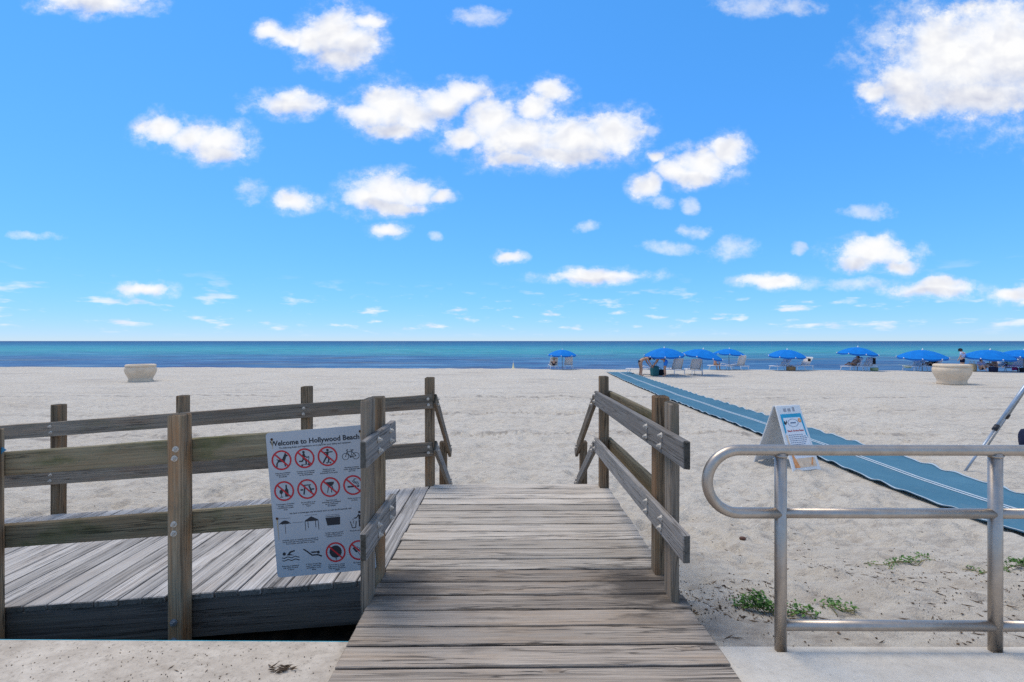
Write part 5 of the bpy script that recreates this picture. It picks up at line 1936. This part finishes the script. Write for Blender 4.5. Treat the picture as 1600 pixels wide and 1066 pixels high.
# ------------------------------------------------------------------ creeping beach plants
M['leaf'] = None
m, T = material('beach_leaf')
oi = T.n('ShaderNodeNewGeometry')
n = T.noise(oi.outputs['Position'], 34.0, 3, 0.6)
c = T.ramp(n, [(0.3, (0.040, 0.105, 0.020)), (0.55, (0.085, 0.190, 0.035)), (0.75, (0.20, 0.27, 0.07))])
T.bsdf(c, 0.6, 0.3)
M['leaf'] = m
M['vine'] = plain('vine_stem', (0.22, 0.20, 0.09), 0.8, 0.2)


def beach_plant(px, py, spread, n_run, dens, label, direction, lift):
    c = on_sand(px, py)
    t = tag(empty('beach_plant', c), label, 'plant', 'creeping green plants on the sand')
    bl = bmesh.new(); bs = bmesh.new()
    for r in range(n_run):
        a = direction + random.gauss(0, 0.5) + (math.pi if r % 2 else 0)
        L = spread * random.uniform(0.4, 1.0)
        pts_ = []
        for k in range(9):
            q = k / 8
            a2 = a + 0.35 * math.sin(q * 4 + r)
            x_ = L * q * math.cos(a2); y_ = L * q * math.sin(a2) * 0.8
            pts_.append(Vector((x_, y_, zs(c.x + x_, c.y + y_) - c.z + 0.006 + lift * (1 - q) * random.uniform(0.1, 0.5))))
        tube_bm(bs, pts_, 0.0028, 5)
        for k in range(int(dens * L / 0.01)):
            q = random.random() ** 1.25
            i0 = min(7, int(q * 8)); f_ = q * 8 - i0
            p_ = pts_[i0].lerp(pts_[i0 + 1], f_)
            h = lift * random.random() * (1 - 0.7 * q)
            p_ = p_ + Vector((random.gauss(0, .022), random.gauss(0, .022), 0.006 + h))
            ln = random.uniform(0.014, 0.032); wd = ln * random.uniform(0.4, 0.62)
            e = Euler((random.uniform(-0.9, 0.5), random.uniform(-0.6, 0.6), random.uniform(0, 6.28)))
            mm = e.to_matrix()
            loc = [Vector((-ln * .5, 0, 0)), Vector((-ln * .1, wd * .5, .003)), Vector((ln * .3, wd * .38, .002)), Vector((ln * .55, 0, -.003)), Vector((ln * .3, -wd * .38, .002)), Vector((-ln * .1, -wd * .5, .003))]
            vs_ = [bl.verts.new(p_ + mm @ v) for v in loc]
            bl.faces.new(vs_)
    mesh_obj('leaves', from_bm('leaves', bl), M['leaf'], t)
    mesh_obj('runners', from_bm('runners', bs), M['vine'], t)
    return t


beach_plant(1182, 948, 0.15, 11, 2.8, 'dense clump of green leaves between the boardwalk and the first handrail post', -0.2, 0.085)
beach_plant(1250, 962, 0.11, 6, 1.6, 'small leafy sprig just past the first handrail post', -0.1, 0.05)
beach_plant(1307, 946, 0.13, 6, 1.4, 'low spray of thin green blades mid-way between the handrail posts', -0.3, 0.05)
beach_plant(1420, 880, 0.42, 6, 0.8, 'long straggling green runner on open sand between the handrail posts', -0.15, 0.04)
beach_plant(1580, 890, 0.40, 7, 1.0, 'straggling green plant behind the farther handrail post', -0.35, 0.06)

# ------------------------------------------------------------------ loose bits on the sand and pavement
m, T = material('dry_debris')
gm = T.n('ShaderNodeNewGeometry')
n = T.noise(gm.outputs['Position'], 9.0, 2, 0.5)
c = T.ramp(n, [(0.30, (0.035, 0.028, 0.022)), (0.5, (0.11, 0.075, 0.05)), (0.65, (0.19, 0.13, 0.08)), (0.8, (0.32, 0.29, 0.25))])
T.bsdf(c, 0.9, 0.1)
M['debris'] = m


def add_bit(bm, x_, y_, z_, L, w, h, ang, tilt):
    mt_ = Matrix.Translation((x_, y_, z_)) @ Euler((tilt, tilt * 0.5, ang)).to_matrix().to_4x4()
    vs_ = [bm.verts.new(mt_ @ Vector(v)) for v in ((-L / 2, 0, 0), (-L * .1, w / 2, h), (L / 2, L * .08, h * .4), (L * .1, -w / 2, h * .8), (0, 0, -h))]
    for q in ((0, 1, 3), (1, 2, 3), (0, 4, 1), (1, 4, 2), (2, 4, 3), (3, 4, 0)):
        bm.faces.new([vs_[k] for k in q])


bm = bmesh.new()
n_made = 0
while n_made < 2300:
    r = random.random()
    if r < 0.62:
        x_ = random.uniform(1.06, 5.2); y_ = 2.28 + abs(random.gauss(0, 1.25))
    elif r < 0.8:
        x_ = random.gauss(1.55, 0.35); y_ = random.gauss(2.75, 0.28)
        if x_ < 1.05 or y_ < 2.28: continue
    else:
        y_ = random.uniform(4.8, 14); x_ = random.uniform(-0.9, 0.9) * y_
    if vnoise(x_ * 1.4, y_ * 1.4, 21) < 0.05 and random.random() < 0.85: continue
    tw = random.random() < 0.16
    L = random.uniform(0.02, 0.09) if tw else random.choice((random.uniform(0.004, 0.010), random.uniform(0.004, 0.010), random.uniform(0.008, 0.022)))
    add_bit(bm, x_, y_, zs(x_, y_) + 0.004, L, (0.004 if tw else L * random.uniform(0.4, 0.8)), 0.003 if tw else 0.004, random.gauss(-0.35, 0.7), random.uniform(-0.2, 0.2))
    n_made += 1
deb = mesh_obj('debris', from_bm('debris', bm), M['debris'])
tag(deb, 'scattered twigs, weed and shell bits on the sand', 'debris', kind='stuff')
bm = bmesh.new()
for q in range(330):
    x_ = random.uniform(-3.2, -0.8); y_ = random.uniform(1.7, 2.25)
    L = random.uniform(0.004, 0.012) if random.random() < .9 else random.uniform(0.02, 0.05)
    add_bit(bm, x_, y_, Z_WALK + 0.002, L, 0.004, 0.002, random.uniform(0, 3.1), 0)
for q in range(26):   # a brown dried tuft near the boardwalk edge
    add_bit(bm, -1.02 + random.gauss(0, .03), 2.08 + random.gauss(0, .012), Z_WALK + 0.004 + random.random() * .008, random.uniform(.02, .06), .004, .003, random.gauss(0.3, .5), random.uniform(-.2, .2))
for q in range(0):  # trash of leaves in the dark gap below the ramp
    x_ = random.uniform(-2.6, -0.8); y_ = random.uniform(2.36, 3.2)
    add_bit(bm, x_, y_, zs(x_, y_) + 0.006, random.uniform(0.02, 0.07), random.uniform(.01, .03), .006, random.uniform(0, 3), random.uniform(-.3, .3))
deb2 = mesh_obj('debris', from_bm('debris', bm), M['debris'])
tag(deb2, 'dark specks and dry bits lying on the worn pavement', 'debris', kind='stuff')
# a brown dried seed pod on the near sand
p = on_sand(1160, 853)
bm = bmesh.new()
bmesh.ops.create_icosphere(bm, subdivisions=2, radius=0.028)
for v in bm.verts:
    v.co.x *= 1.2; v.co.z *= 0.75
    v.co += v.co.normalized() * random.uniform(-.004, .004)
o = mesh_obj('seed_pod', from_bm('seed_pod', bm), plain('seed_brown', (0.11, 0.055, 0.04), 0.8), None, True)
o.location = p + Vector((0, 0, .012))
tag(o, 'brown dried seed pod lying on the bare sand near the loop end of the handrail', 'seed pod')
